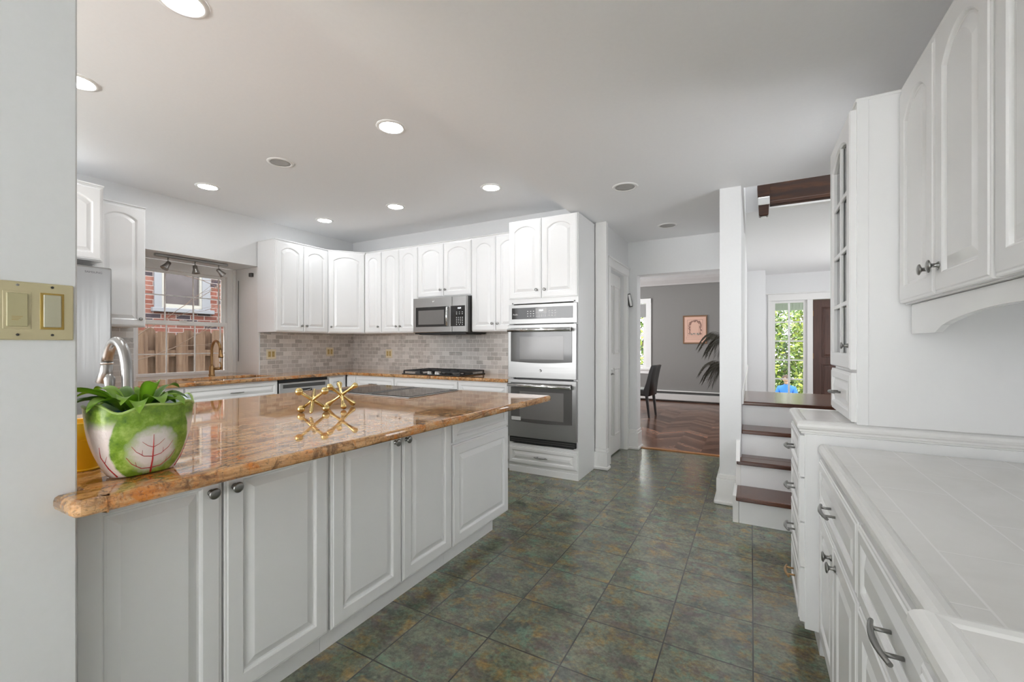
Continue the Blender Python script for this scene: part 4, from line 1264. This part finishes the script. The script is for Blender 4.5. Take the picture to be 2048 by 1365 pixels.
LV = [(-1.50, .070, .050, .055, .040, (.012, -.004, .145), LEAF, 0), (-1.30, .045, .046, .078, .010, (.006, .006, .145), LEAF, .1),
      (-1.9, .085, .040, .050, .050, (-.01, -.005, .145), LEAF, .2), (-2.7, .105, .036, .050, .030, (-.03, -.005, .145), LEAF, -.3),
      (3.05, .135, .036, .070, .018, (-.03, .0, .145), LEAF, .5), (3.3, .110, .044, .055, .035, (-.04, .01, .145), LEAF2, .2),
      (2.7, .10, .044, .070, .035, (-.03, .01, .145), LEAF, 0), (2.2, .075, .046, .075, .030, (-.03, .015, .145), LEAF, .1),
      (.05, .095, .030, .055, .045, (.02, .0, .145), LEAF2, .6), (.42, .100, .026, .075, .030, (.015, .005, .145), LEAF2, -.4),
      (-.30, .080, .034, .050, .045, (.02, -.005, .145), LEAF, .3), (1.2, .06, .042, .065, .025, (.01, .015, .145), LEAF, 0),
      (-.9, .062, .038, .045, .035, (.015, -.008, .145), LEAF2, .1), (-2.3, .060, .040, .060, .040, (-.02, .0, .145), LEAF, 0),
      (.8, .070, .040, .055, .035, (.02, .012, .145), LEAF, .2), (1.8, .08, .038, .07, .03, (-.01, .02, .145), LEAF2, 0),
      (-1.1, .075, .042, .040, .030, (.03, -.01, .145), LEAF, -.2), (3.6, .09, .038, .06, .05, (-.045, -.01, .145), LEAF, 0)]
for az, L, wd, rise, dr, base, mt_, tw in LV:
    leaf(az, L, wd, rise, dr, base, mt_, tw).obj('leaf', mt_, gp)

# yellow pot
yp = thing('yellow_pot', 'yellow tapered pot peeking out left of the cabbage planter', 'pot', (-1.575, .462, CT))
M().lathe([(.034, 0), (.036, .003), (.046, .085), (.054, .088), (.057, .128), (.055, .131), (.052, .128), (.047, .09), (.033, .01), (.001, .01)], (0, 0, 0), 'z', 32).obj('body', YELL, yp)
M().lathe([(.034, .001), (.0385, .001), (.0385, .006), (.034, .006)], (0, 0, 0), 'z', 28).obj('foot_ring', YELL, yp)

# ================================================================== HUTCH (right)
HG = 'white cabinets of the built-in hutch'
def hutch_top(x0, y0, y1, z1, name_label, rev_far=0, rev_near=0):
    """white tiled top with a stepped, rounded edge mitred at its free corners"""
    t = thing('worktop', name_label, 'worktop', (0, 0, 0), 0, 'white tiled tops of the hutch')
    M().box(x0 + .034, XR - .001, y0 + (.022 if rev_near else 0), y1 - (.022 if rev_far else 0), z1 - .03, z1 - .002).obj('tiled_surface', WTOP, t)
    pr = [(.036, -.052), (.014, -.052), (.014, -.046), (.007, -.043), (.007, -.036), (.001, -.030), (-.001, -.022), (.0, -.012),
          (.004, -.006), (.010, -.001), (.018, .001), (.028, 0), (.036, -.003)]
    rings = []
    for o_, dz in pr:
        a_ = y0 - .012 + o_ if rev_near else y0
        b_ = y1 + .012 - o_ if rev_far else y1
        r_ = [(x0 + o_, a_, z1 + dz), (x0 + o_, b_, z1 + dz)]
        if rev_near: r_ = [(XR - .001, a_, z1 + dz)] + r_
        if rev_far: r_ = r_ + [(XR - .001, b_, z1 + dz)]
        rings.append(r_)
    M().loops(rings, False, False, False, False).obj('edge_moulding', TRIM, t)
    return t
hutch_top(.160, 2.062, 2.452, .92, 'raised white tiled top above the far stack of drawers', 1, 1)
hutch_top(.228, .672, 2.046, .834, 'long lower white tiled desk top between the drawer stacks')
hutch_top(.160, .20, .655, .92, 'raised white tiled top nearest the camera at the bottom right corner', 1, 1)

def stack(y0, y1, label):
    t = thing('drawer_cabinet', label, 'cabinet', (.185, y1, 0), -R90, HG)
    w = y1 - y0
    M().box(0, w, 0, XR - .19, .10, .868, .001).obj('body', CAB, t)
    M().box(.02, w - .02, .05, .6, 0, .10).obj('toe_kick', CAB, t)
    zs = [.118, .335, .515, .692, .862]
    for k in range(4):
        add_drawer(t, .008, w - .012, zs[k] + .003, zs[k + 1] - .003, True, kmat=PEWT if k else BRONZE, L=.09, fr=.03)
    return t
stack(2.052, 2.455, 'far stack of four white drawers in the hutch beside the stairs')
stack(.21, .665, 'nearest stack of white drawers at the bottom right corner')
def desk(y0, y1, label, hd=True):
    t = thing('desk_cabinet', label, 'cabinet', (.248, y1, 0), -R90, HG)
    w = y1 - y0
    M().box(0, w, 0, XR - .252, .09, .783, .001).obj('body', CAB, t)
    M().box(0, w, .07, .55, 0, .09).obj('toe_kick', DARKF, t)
    add_drawer(t, .006, w - .006, .588, .778, True, kmat=PEWT, L=.11, fr=.036)
    c = w / 2
    add_door(t, .006, c - .003, .10, .578, 0, (c - .035, .525), kmat=PEWT, big=True)
    add_door(t, c + .003, w - .006, .10, .578, 0, (c + .045, .525), kmat=PEWT, big=True)
    return t
desk(1.354, 2.050, 'far white desk cabinet with one drawer over two doors')
desk(.668, 1.352, 'near white desk cabinet with one drawer over two doors')

# glass cabinet tower on the far stack
gt = thing('glass_cabinet', 'tall white glass-fronted cabinet with small panes standing on the raised tiled top', 'cabinet', (.345, 2.500, .921), -R90, HG)
m = M(); Wg, Dg, Hg = .462, XR - .35, 1.205
m.box(0, .02, .0, Dg, 0, Hg); m.box(Wg - .02, Wg, .0, Dg, 0, Hg); m.box(.02, Wg - .02, Dg - .02, Dg, 0, Hg)
for z in (0, .19, Hg - .02): m.box(.02, Wg - .02, 0, Dg - .02, z, z + .02)
for z in (.5, .8): m.box(.02, Wg - .02, .03, Dg - .02, z, z + .012)
m.box(-.002, Wg + .002, -.004, Dg, Hg - .002, Hg + .012, .003)
m.box(Wg - .001, Wg + .004, 0, .034, 0, Hg, .001)
m.obj('body', CAB, gt)
add_drawer(gt, .008, Wg - .008, .008, .192, True, fr=.035, L=.08)
# arched glazed door
w_, h_ = Wg - .016, .975
m = M()
fr, ar, tt = .052, .050, .022
R = [ring(w_, h_, 0, 0, 0), ring(w_, h_, 0, 0, -(tt - .004)), ring(w_, h_, .005, 0, -tt), ring(w_, h_, fr, ar, -tt), ring(w_, h_, fr + .008, ar, -(tt - .007)), ring(w_, h_, fr + .008, ar, 0), ring(w_, h_, 0, 0, 0)]
m.loops(R, False, False)
bmesh.ops.remove_doubles(m.bm, verts=m.bm.verts[:], dist=1e-5)
gd = m.obj('glass_door', CAB, gt, (.008, 0, .205))
m = M(); m.box(w_ / 2 - .009, w_ / 2 + .009, -.017, -.005, fr, h_ - fr - .004, .002)
for k in range(1, 4):
    z = fr + (h_ - 2 * fr) * k / 4 - .01
    m.box(fr, w_ - fr, -.0165, -.0055, z - .009, z + .009, .002)
m.obj('muntin', CAB, gd)
M().box(fr - .004, w_ - fr + .004, -.004, -.0015, fr - .004, h_ - fr - .002).obj('glass_pane', CABGLASS, gd)
knob(gd, w_ - .026, .09, PEWT, y=-.022)

# upper cabinets right with valance
def rupper(y0, y1, label):
    t = thing('wall_cabinet', label, 'cabinet', (.482, y1, 1.362), -R90, HG)
    w = y1 - y0
    M().box(0, w, 0, XR - .485, 0, .765, .001).obj('body', CAB, t)
    c = w / 2
    add_door(t, .006, c - .004, .004, .750, .06, (c - .036, .082), big=True)
    add_door(t, c + .004, w - .006, .004, .750, .06, (c + .040, .082), big=True)
    M().box(-.0, w, -.012, XR - .485, .752, .775, .003).obj('top_moulding', CAB, t)
    return t
rupper(1.345, 2.034, 'white arched two-door upper cabinet over the far half of the desk')
rupper(.655, 1.343, 'white arched upper cabinet over the near half of the desk, cut by the right edge')
pts = [(2.02, 1.360), (2.02, 1.258), (1.80, 1.257)] + [(1.80 - .90 * k / 16, 1.257 + .055 * math.sin(PI * min(1, k / 16)) ** .6) for k in range(1, 16)] + [(.90, 1.257), (.67, 1.258), (.67, 1.360)]
va = M().prism(pts, 'x', .495, .513).obj('valance', CAB)
tag(va, 'white arched valance board under the upper cabinets on the right', 'valance')

# ================================================================== STAIRS
st = thing('staircase', 'four white-riser steps with dark wooden treads up to a landing', 'stairs', (0, 0, 0))
RS = [(3.35, 0, .155), (3.605, .183, .342), (3.80, .372, .535), (4.03, .565, .728)]
for k, (y, z0, z1) in enumerate(RS):
    x0 = -.073 if k < 2 else -.065
    M().box(x0, .83 if y < 3.9 else .99, y, y + (.27 if k < 3 else .93), (z0 if k == 0 else RS[k - 1][2]) + (.0 if k == 0 else .03), z1 + .001).obj('riser', CAB, st)
TR = [(3.318, 3.70, .155, -.092), (3.572, 3.84, .342, -.092), (3.77, 4.05, .535, -.064)]
for k, (y0, y1, z, x0) in enumerate(TR):
    if k < 2:
        m = M(); m.box(x0, .83, y0, 3.697 if k else y1 - .09, z, z + .030, .006, 2)
        if k: m.box(-.064, .83, 3.697, y1 - .03, z, z + .030)
    else:
        m = M(); m.box(x0, .83, y0, y1 - .01, z, z + .030, .006, 2)
    m.obj('tread', DWOOD, st)
M().box(-.064, .99, 3.995, 4.10, .728, .758, .007, 2).obj('tread', DWOOD, st)
M().box(-.064, .99, 4.10, 4.93, .730, .7575).obj('landing', LWOOD, st)
m = M(); m.box(-.112, -.075, 3.345, 3.66, 0, .183, .002); m.box(-.100, -.0665, 3.60, 3.70, .183, .345, .002)
m.obj('side_skirt', TRIM, st)
m = M(); m.prism([(3.55, .372), (3.70, .372), (3.70, .50), (3.66, .50)], 'x', -.098, -.072)
m.obj('side_bracket', TRIM, st)
# descending wall panel beside the treads
bt = M(); bt.box(-.0655, -.052, 3.80, 8.9, .758, .86, .003)
struct('baseboard_stair', bt, TRIM)

# beam and newel drop
bm_ = M(); bm_.box(.16, 1.0, 4.93, 4.985, 2.565, 2.90, .004); bm_.box(.16, 1.0, 4.918, 4.93, 2.585, 2.62, .004); bm_.box(.16, 1.0, 4.922, 4.93, 2.80, 2.86, .003)
tag(bm_.obj('beam', BEAMW), 'dark stained wooden fascia beam above the landing', 'beam')
struct('trim_10', M().box(.10, 1.0, 4.915, 4.99, 2.545, 2.564, .002), TRIM)
nw = thing('newel_drop', 'dark wood newel post end with white band hanging left of the beam', 'newel', (.105, 4.86, 2.44))
m = M(); m.loops([[(x * w, y * w, z) for x, y in ((-1, -1), (1, -1), (1, 1), (-1, 1))] for z, w in ((.02, .030), (.03, .040), (.12, .044), (.125, .044))]); m.obj('drop', BEAMW, nw)
m = M(); m.box(-.052, .052, -.052, .052, .12, .20, .008, 2); m.obj('white_band', PEWT and CHROME, nw)
m = M(); m.loops([[(x * w, y * w, z) for x, y in ((-1, -1), (1, -1), (1, 1), (-1, 1))] for z, w in ((.20, .050), (.31, .054), (.40, .040), (.52, .040))]); m.obj('post', BEAMW, nw)
M().lathe([(.001, 0), (.022, .004), (.026, .012), (.022, .021)], (0, 0, 0), 'z', 16).obj('end_cap', TRIM, nw)

# ================================================================== PASSAGE, DINING ROOM
mz = thing('doorpost_case', 'small slanted white case with black outline on the door post left of the dining opening', 'case', (-1.240, 5.085, 1.735), .75)
o = M().box(-.022, .022, -.010, 0.004, -.078, .078, .005).obj('case_edge', CASEB, mz); o.rotation_euler = (0, -.20, 0)
o = M().box(-.014, .014, -.014, -.009, -.068, .068, .003).obj('case_front', TRIM, mz); o.rotation_euler = (0, -.20, 0)

ht = thing('baseboard_heater', 'long white baseboard heater along the grey dining room wall', 'heater', (-2.1, 9.84, 0))
m = M(); m.prism([(0, .235), (-.045, .235), (-.06, .222), (-.06, .214), (-.02, .208), (0, .208)], 'x', -1.8, 1.88); m.obj('top_cover', HEATER, ht)
m = M(); m.prism([(-.066, .165), (-.070, .16), (-.070, .04), (-.060, .03), (-.055, .03), (-.055, .165)], 'x', -1.8, 1.88); m.obj('front_panel', HEATER, ht)
M().box(-1.8, 1.88, -.05, -.002, .02, .20).obj('fin_core', DARKST, ht)

pf = thing('framed_print', 'framed pink botanical-style print on the grey dining room wall', 'picture', (-1.035, 9.838, 1.535))
m = M()
for a in ((-.235, .235, -.298, -.270), (-.235, .235, .270, .298), (-.235, -.213, -.27, .27), (.213, .235, -.27, .27)): m.box(a[0], a[1], -.025, 0, a[2], a[3], .004)
m.obj('frame', ARTF, pf)
pr_ = M().box(-.213, .213, -.012, -.006, -.27, .27).obj('print', ARTP, pf)
m = M()
for a in ((-.15, .15, .205, .209), (-.15, .15, -.125, -.121), (-.15, -.146, -.125, .209), (.146, .15, -.125, .209), (-.17, .17, -.155, -.152), (-.17, .17, -.20, -.197), (-.17, -.167, -.2, -.152), (.167, .17, -.2, -.152)):
    m.box(a[0], a[1], -.0135, -.0118, a[2], a[3])
for s in (-1, 1):
    m.box(s * .083, s * .079, -.0135, -.0118, -.07, .12)
m.obj('printed_border', INK, pr_)
m = M()
random.seed(3)
for k in range(70):
    a = PI * k / 69
    x, z = math.cos(a) * .105, .105 + math.sin(a) * .075
    r = random.uniform(.006, .016)
    cx, cz = x + random.uniform(-.018, .018), z + random.uniform(-.014, .014)
    m.face([(cx + r * math.cos(q * PI / 3), -.0122 - k * 1e-5, cz + r * math.sin(q * PI / 3)) for q in range(6)][::-1])
for s in (-1, 1):
    for k in range(26):
        cx, cz = s * (.112 + random.uniform(-.018, .018)), random.uniform(-.10, .10); r = random.uniform(.007, .018)
        m.face([(cx + r * .7 * math.cos(q * PI / 3), -.0123 - k * 1e-5, cz + r * math.sin(q * PI / 3)) for q in range(6)][::-1])
m.obj('printed_wreath', INK, pr_)
m = M()
for k in range(22):
    cx, cz = random.uniform(-.12, .12), -.092 + random.uniform(-.02, .02); r = random.uniform(.007, .016)
    m.face([(cx + r * math.cos(q * PI / 3), -.0126 - k * 1e-5, cz + r * .7 * math.sin(q * PI / 3)) for q in range(6)][::-1])
m.obj('printed_ground', INK2, pr_)

dc = thing('dining_chair', 'black leather parsons dining chair seen through the opening', 'chair', (-1.70, 7.62, 0), -R90 - .10)
# local: backrest at +y side
def legp(x, y0, y1): return M().loops([[(x + sx * w_, yy + sy * w_, z) for sx, sy in ((-1, -1), (1, -1), (1, 1), (-1, 1))] for z, w_, yy in ((0.001, .014, y1), (.40, .021, y0))])
legp(-.19, -.19, -.19).obj('leg', DARKF, dc); legp(.19, -.19, -.19).obj('leg', DARKF, dc)
legp(-.19, .19, .235).obj('leg', DARKF, dc); legp(.19, .19, .235).obj('leg', DARKF, dc)
M().box(-.225, .225, -.23, .20, .36, .47, .025, 3).obj('seat', LEATH, dc)
m = M()
pb = [(.165, .36), (.235, .36), (.262, .60), (.300, .80), (.318, .862), (.306, .878), (.278, .868), (.245, .78), (.195, .58), (.155, .47)]
m.prism(pb, 'x', -.225, .225, True); m.obj('backrest', LEATH, dc)
dt = thing('dining_table', 'dark table edge just visible left of the black dining chair', 'table', (-2.75, 7.35, 0))
M().box(-.60, .62, -.75, .75, .735, .768, .006).obj('tabletop', DARKF, dt)
M().box(-.52, .54, -.67, .67, .655, .735).obj('apron', DARKF, dt)
for x in (-.5, .52):
    for y in (-.65, .65): M().box(x - .03, x + .03, y - .03, y + .03, .001, .66, .004).obj('leg', DARKF, dt)

# palm
pm = thing('palm', 'dark-leaved palm poking out from behind the narrow wall end', 'plant', (-.37, 8.60, 0))
M().lathe([(.08, .002), (.09, .02), (.118, .24), (.125, .26), (.11, .26), (.105, .23), (.001, .22)], (0, 0, 0), 'z', 28).obj('pot', DARKF, pm)
m = M()
for k in range(3): m.tube([(.02 * k - .02, .02 * k, .22), (.02 * k - .02, 0, .8), (-.02 + .02 * k, 0, 1.15 + .1 * k)], [.018, .014, .012], 8)
m.obj('stem', BARK, pm)
random.seed(11)
for k in range(18):
    az = PI / 2 + .35 + (PI - .7) * (k % 9) / 8 + random.uniform(-.12, .12); L = random.uniform(.34, .50); up = random.uniform(.10, .30)
    base = Vector((0, 0, 1.30 if k < 9 else .80))
    d = Vector((math.cos(az), math.sin(az), 0)); sd = Vector((-math.sin(az), math.cos(az), 0))
    m = M()
    sp_ = []
    for i in range(11):
        s = i / 10
        sp_.append(base + d * L * s * (1 - .15 * s) + Vector((0, 0, up * math.sin(s * PI * .6) - .34 * s * s)))
    m.tube(sp_, [.004 - .0003 * i for i in range(11)], 5)
    for i in range(2, 11):
        for sg in (-1, 1):
            for j in range(2):
                p = sp_[i].lerp(sp_[i - 1], j * .5)
                q = p + sd * sg * .13 * (1.1 - i / 14) + d * .10 + Vector((0, 0, -.13))
                mid = (p + q) / 2 + Vector((0, 0, .03))
                wv = d * .009
                m.face([p, mid - wv, q, mid + wv])
    m.obj('frond', PALM, pm)

# ================================================================== OUTSIDE THE KITCHEN WINDOW
tag(M().box(-12, -5.6, -3, 12, -1.2, -1.0).obj('ground', GRASS), 'ground between the two houses', 'ground', None, 'stuff')
nb = thing('neighbour_house', 'red brick wall of the neighbouring house with one window', 'building', (-8.5, 4.0, -1.0))
m = M(); m.box(-.3, 0, -6, -.60, 0, 7); m.box(-.3, 0, .17, 6, 0, 7); m.box(-.3, 0, -.60, .17, 0, 2.80); m.box(-.3, 0, -.60, .17, 3.72, 7)
m.obj('brick_wall', BRICK, nb)
m = M()
m.box(-.1, .03, -.64, -.54, 2.83, 3.68, .004); m.box(-.1, .03, .06, .19, 2.83, 3.68, .004); m.box(-.1, .03, -.64, .19, 3.68, 3.76, .004); m.box(-.1, .07, -.68, .24, 2.76, 2.83, .006)
m.obj('window_surround', NTRIM, nb)
m = M(); m.box(-.06, .01, -.55, -.50, 2.84, 3.68); m.box(-.06, .01, .03, .08, 2.84, 3.68); m.box(-.06, .009, -.50, .03, 2.84, 2.90); m.box(-.06, .009, -.50, .03, 3.50, 3.56); m.box(-.06, .009, -.50, .03, 3.64, 3.679)
m.obj('sash', NTRIM2, nb)
M().box(-.05, -.03, -.52, .05, 2.86, 3.68).obj('window_glass', NGLASS, nb)
tag(M().tube([(-8.42, 4.72, -1.0), (-8.42, 4.72, 5.5)], .045, 10).obj('downspout', PIPEM), 'pale downspout on the neighbouring brick wall', 'pipe')
fn = thing('fence', 'weathered dog-eared board fence below the neighbouring brick wall', 'fence', (-7.3, 0, -1.0))
random.seed(5)
yy = 1.7
k = 0
while yy < 5.2:
    wdt = .145 + random.uniform(-.008, .01); top = 2.43 + random.uniform(-.04, .03) + (yy - 3) * -.03
    if k % 2 == 0:
        M().prism([(yy, 0), (yy + wdt, 0), (yy + wdt, top - .04), (yy + wdt - .03, top), (yy + .03, top), (yy, top - .04)], 'x', 0, .02).obj('picket', FENCEW, fn)
    else:
        M().prism([(yy, 0), (yy + wdt, 0), (yy + wdt, top - .05), (yy + wdt - .03, top - .01), (yy + .03, top - .01), (yy, top - .05)], 'x', -.075, -.055).obj('picket', FENCEW, fn)
    yy += wdt * .82; k += 1
m = M(); m.box(-.055, 0, 1.6, 5.4, 2.05, 2.14); m.box(-.055, 0, 1.6, 5.4, .5, .59); m.obj('rail', FENCEW, fn)
M().box(-.10, -.08, 1.6, 5.4, 0, 2.02).obj('backing_board', FENCED, fn)
random.seed(21)
tw = M()
def twig(p, d, L, r, depth):
    pts = [p]
    for i in range(5):
        d = (d + Vector((random.uniform(-.25, .25), random.uniform(-.25, .25), random.uniform(-.2, .2)))).normalized()
        p = p + d * L / 5; pts.append(p)
        if depth and i > 0: twig(p, (d + Vector((random.uniform(-.8, .8), random.uniform(-.8, .8), random.uniform(-.5, .6)))).normalized(), L * .6, r * .55, depth - 1)
    tw.tube(pts, [r * (1 - .14 * i) for i in range(6)], 5)
twig(Vector((-6.9, 2.2, -1)), Vector((0, .05, 1)), 2.4, .02, 0)
twig(Vector((-6.9, 2.4, 1.2)), Vector((-.2, .6, .5)), 1.1, .008, 2)
twig(Vector((-6.9, 2.5, 1.0)), Vector((.1, .9, .5)), 1.2, .008, 2)
twig(Vector((-6.8, 2.9, 2.2)), Vector((-.1, .9, -.3)), .9, .006, 2)
tag(tw.obj('bare_shrub', BARK), 'bare thin twigs in front of the neighbouring window', 'shrub')

# ================================================================== OUTSIDE THE FRONT DOOR AND DINING WINDOW
tag(M().box(-14, 14, 10.0, 40, -1.6, -1.45).obj('lawn', GRASS), 'lawn in front of the house', 'lawn', None, 'stuff')
pc = thing('porch', 'grey-green porch roof seen through the top panes of the sidelight', 'porch', (1.4, 9.75, 0))
M().box(-1.6, 2.2, 0, 1.75, -.12, -.02).obj('porch_floor', PORCH, pc)
m = M(); m.box(-1.6, 2.2, 0, 1.9, 2.30, 2.36)
for k in range(38): m.box(-1.6 + k * .1, -1.585 + k * .1, 0, 1.8, 2.292, 2.301)
m.obj('porch_ceiling', PORCH, pc)
m = M(); m.box(-1.6, 2.2, 1.70, 1.85, 1.99, 2.30)
for k in range(60): m.box(-1.6 + k * .063, -1.59 + k * .063, 1.694, 1.70, 1.99, 2.30)
m.obj('porch_beam', PORCH, pc)
def bush(name, label, cat, loc, rx, ry, rz, n, lsz, mats, seed, trunk=0):
    random.seed(seed)
    t = thing(name, label, cat, loc)
    for q, mt_ in enumerate(mats):
        m = M(); bm = m.bm
        for k in range(n // len(mats)):
            while True:
                p = Vector((random.uniform(-1, 1), random.uniform(-1, 1), random.uniform(-1, 1)))
                if .25 < p.length < 1: break
            p = Vector((p.x * rx, p.y * ry, p.z * rz + rz + .12 + trunk))
            a = Vector((random.gauss(0, 1), random.gauss(0, 1), random.gauss(0, 1))).normalized()
            b = a.orthogonal().normalized() * .45
            s = lsz * random.uniform(.6, 1.3)
            bm.faces.new([bm.verts.new(p + v_ * s) for v_ in (a, b, -a, -b)])
        m.obj('foliage', mt_, t)
    m = M()
    for k in range(5):
        m.tube([(0, 0, 0), (random.uniform(-.3, .3) * rx, 0, trunk + rz * .6), (random.uniform(-.8, .8) * rx, random.uniform(-.5, .5) * ry, trunk + rz * 1.6)], [.05, .035, .015], 6)
    m.obj('trunk', BARK, t)
    return t
bush('tree', 'yellow-green tree filling the right panes of the sidelight', 'tree', (2.10, 17.6, -1.45), .95, .9, 2.5, 4200, .085, FOL[:2], 1)
bush('tree', 'darker green tree filling the left panes of the sidelight', 'tree', (.12, 17.6, -1.45), .95, .9, 2.6, 4200, .09, [FOL[1], FOL[2], FOL[0]], 2)
bush('hedge', 'dark green hedge low behind the blue-clad person', 'hedge', (1.3, 20.4, -1.45), 4.0, .8, 2.1, 4200, .10, [FOL[2], FOL[1]], 3)
bush('tree', 'green tree outside the dining room window', 'tree', (-4.6, 16.5, -1.45), 2.2, 1.2, 2.6, 3600, .10, [FOL[1], FOL[0], FOL[2]], 4)
bush('tree', 'tall leafy tree far behind the front garden', 'tree', (1.0, 24.5, -1.45), 6.0, 1.5, 3.4, 4200, .16, [FOL[1], FOL[0]], 6)

# person in blue outside (only the top shows)
def person():
    t = thing('person', 'person in a bright blue jacket outside beyond the sidelight', 'person', (.93, 15.3, -1.45))
    t.rotation_euler = (0, 0, PI * .9)
    def skin(name, pts, edges, mat, lv=2):
        me = bpy.data.meshes.new(name)
        me.from_pydata([p[:3] for p in pts], edges, [])
        o = bpy.data.objects.new(name, me); C.objects.link(o); o.parent = t
        me.materials.append(mat)
        md = o.modifiers.new('skin', 'SKIN'); md.use_smooth_shade = True
        for i, p in enumerate(pts):
            me.skin_vertices[0].data[i].radius = (p[3], p[4] if len(p) > 4 else p[3])
        me.skin_vertices[0].data[0].use_root = True
        o.modifiers.new('sub', 'SUBSURF').levels = lv
        o.modifiers['sub'].render_levels = lv
        return o
    P_ = [(0, 0, .92, .15, .11), (0, 0, 1.12, .15, .10), (0, .02, 1.32, .17, .11), (0, .03, 1.46, .07, .07), (0, .05, 1.54, .05, .05),
          (.20, .02, 1.38, .07, .07), (.26, .06, 1.14, .055, .055), (.20, .24, 1.02, .045, .045),
          (-.20, .02, 1.38, .07, .07), (-.26, .06, 1.14, .055, .055), (-.20, .24, 1.02, .045, .045)]
    skin('jacket', P_, [(0, 1), (1, 2), (2, 3), (3, 4), (2, 5), (5, 6), (6, 7), (2, 8), (8, 9), (9, 10)], BLUEC)
    L_ = [(0, 0, .90, .13, .10), (.10, 0, .80, .085), (.11, .02, .46, .065), (.11, -.01, .10, .045), (.11, .12, .045, .04),
          (-.10, 0, .80, .085), (-.11, .02, .46, .065), (-.11, -.01, .10, .045), (-.11, .12, .045, .04)]
    skin('trousers', L_, [(0, 1), (1, 2), (2, 3), (3, 4), (0, 5), (5, 6), (6, 7), (7, 8)], DENIM)
    m = M(); m.ball((0, .09, 1.66), .10); m.tube([(0, .05, 1.5), (0, .08, 1.6)], .05, 12); m.tube([(0, .18, 1.655), (0, .205, 1.64)], [.016, .012], 8)
    m.obj('head', SKIN, t)
    m = M(); m.lathe([(.108, -.01), (.112, .03), (.09, .08), (.04, .112), (.001, .118)], (0, .075, 1.655), 'z', 20); m.obj('hair', HAIR, t)
    for s in (-1, 1):
        m = M(); m.tube([(s * .20, .24, 1.02), (s * .19, .31, 1.0)], [.035, .032], 10)
        for k in range(4): m.tube([(s * (.165 + .017 * k), .31, 1.0), (s * (.165 + .016 * k), .355 + .006 * (k % 3), .985), (s * (.165 + .015 * k), .372, .965)], [.0085, .008, .006], 6)
        m.tube([(s * .165, .27, 1.0), (s * .14, .305, .985), (s * .135, .33, .98)], [.011, .009, .007], 6)
        m.obj('hand', SKIN, t)
person()

tag(M().box(-1.15, .62, -4.4, -.9, 0, .012, .004).obj('rug', paint('bounce_rug_cream', (.80, .79, .77), .9, .3, 120)), 'cream rug added behind the camera to bounce light upward', 'rug')  # added out of view as a pale reflector under the spot
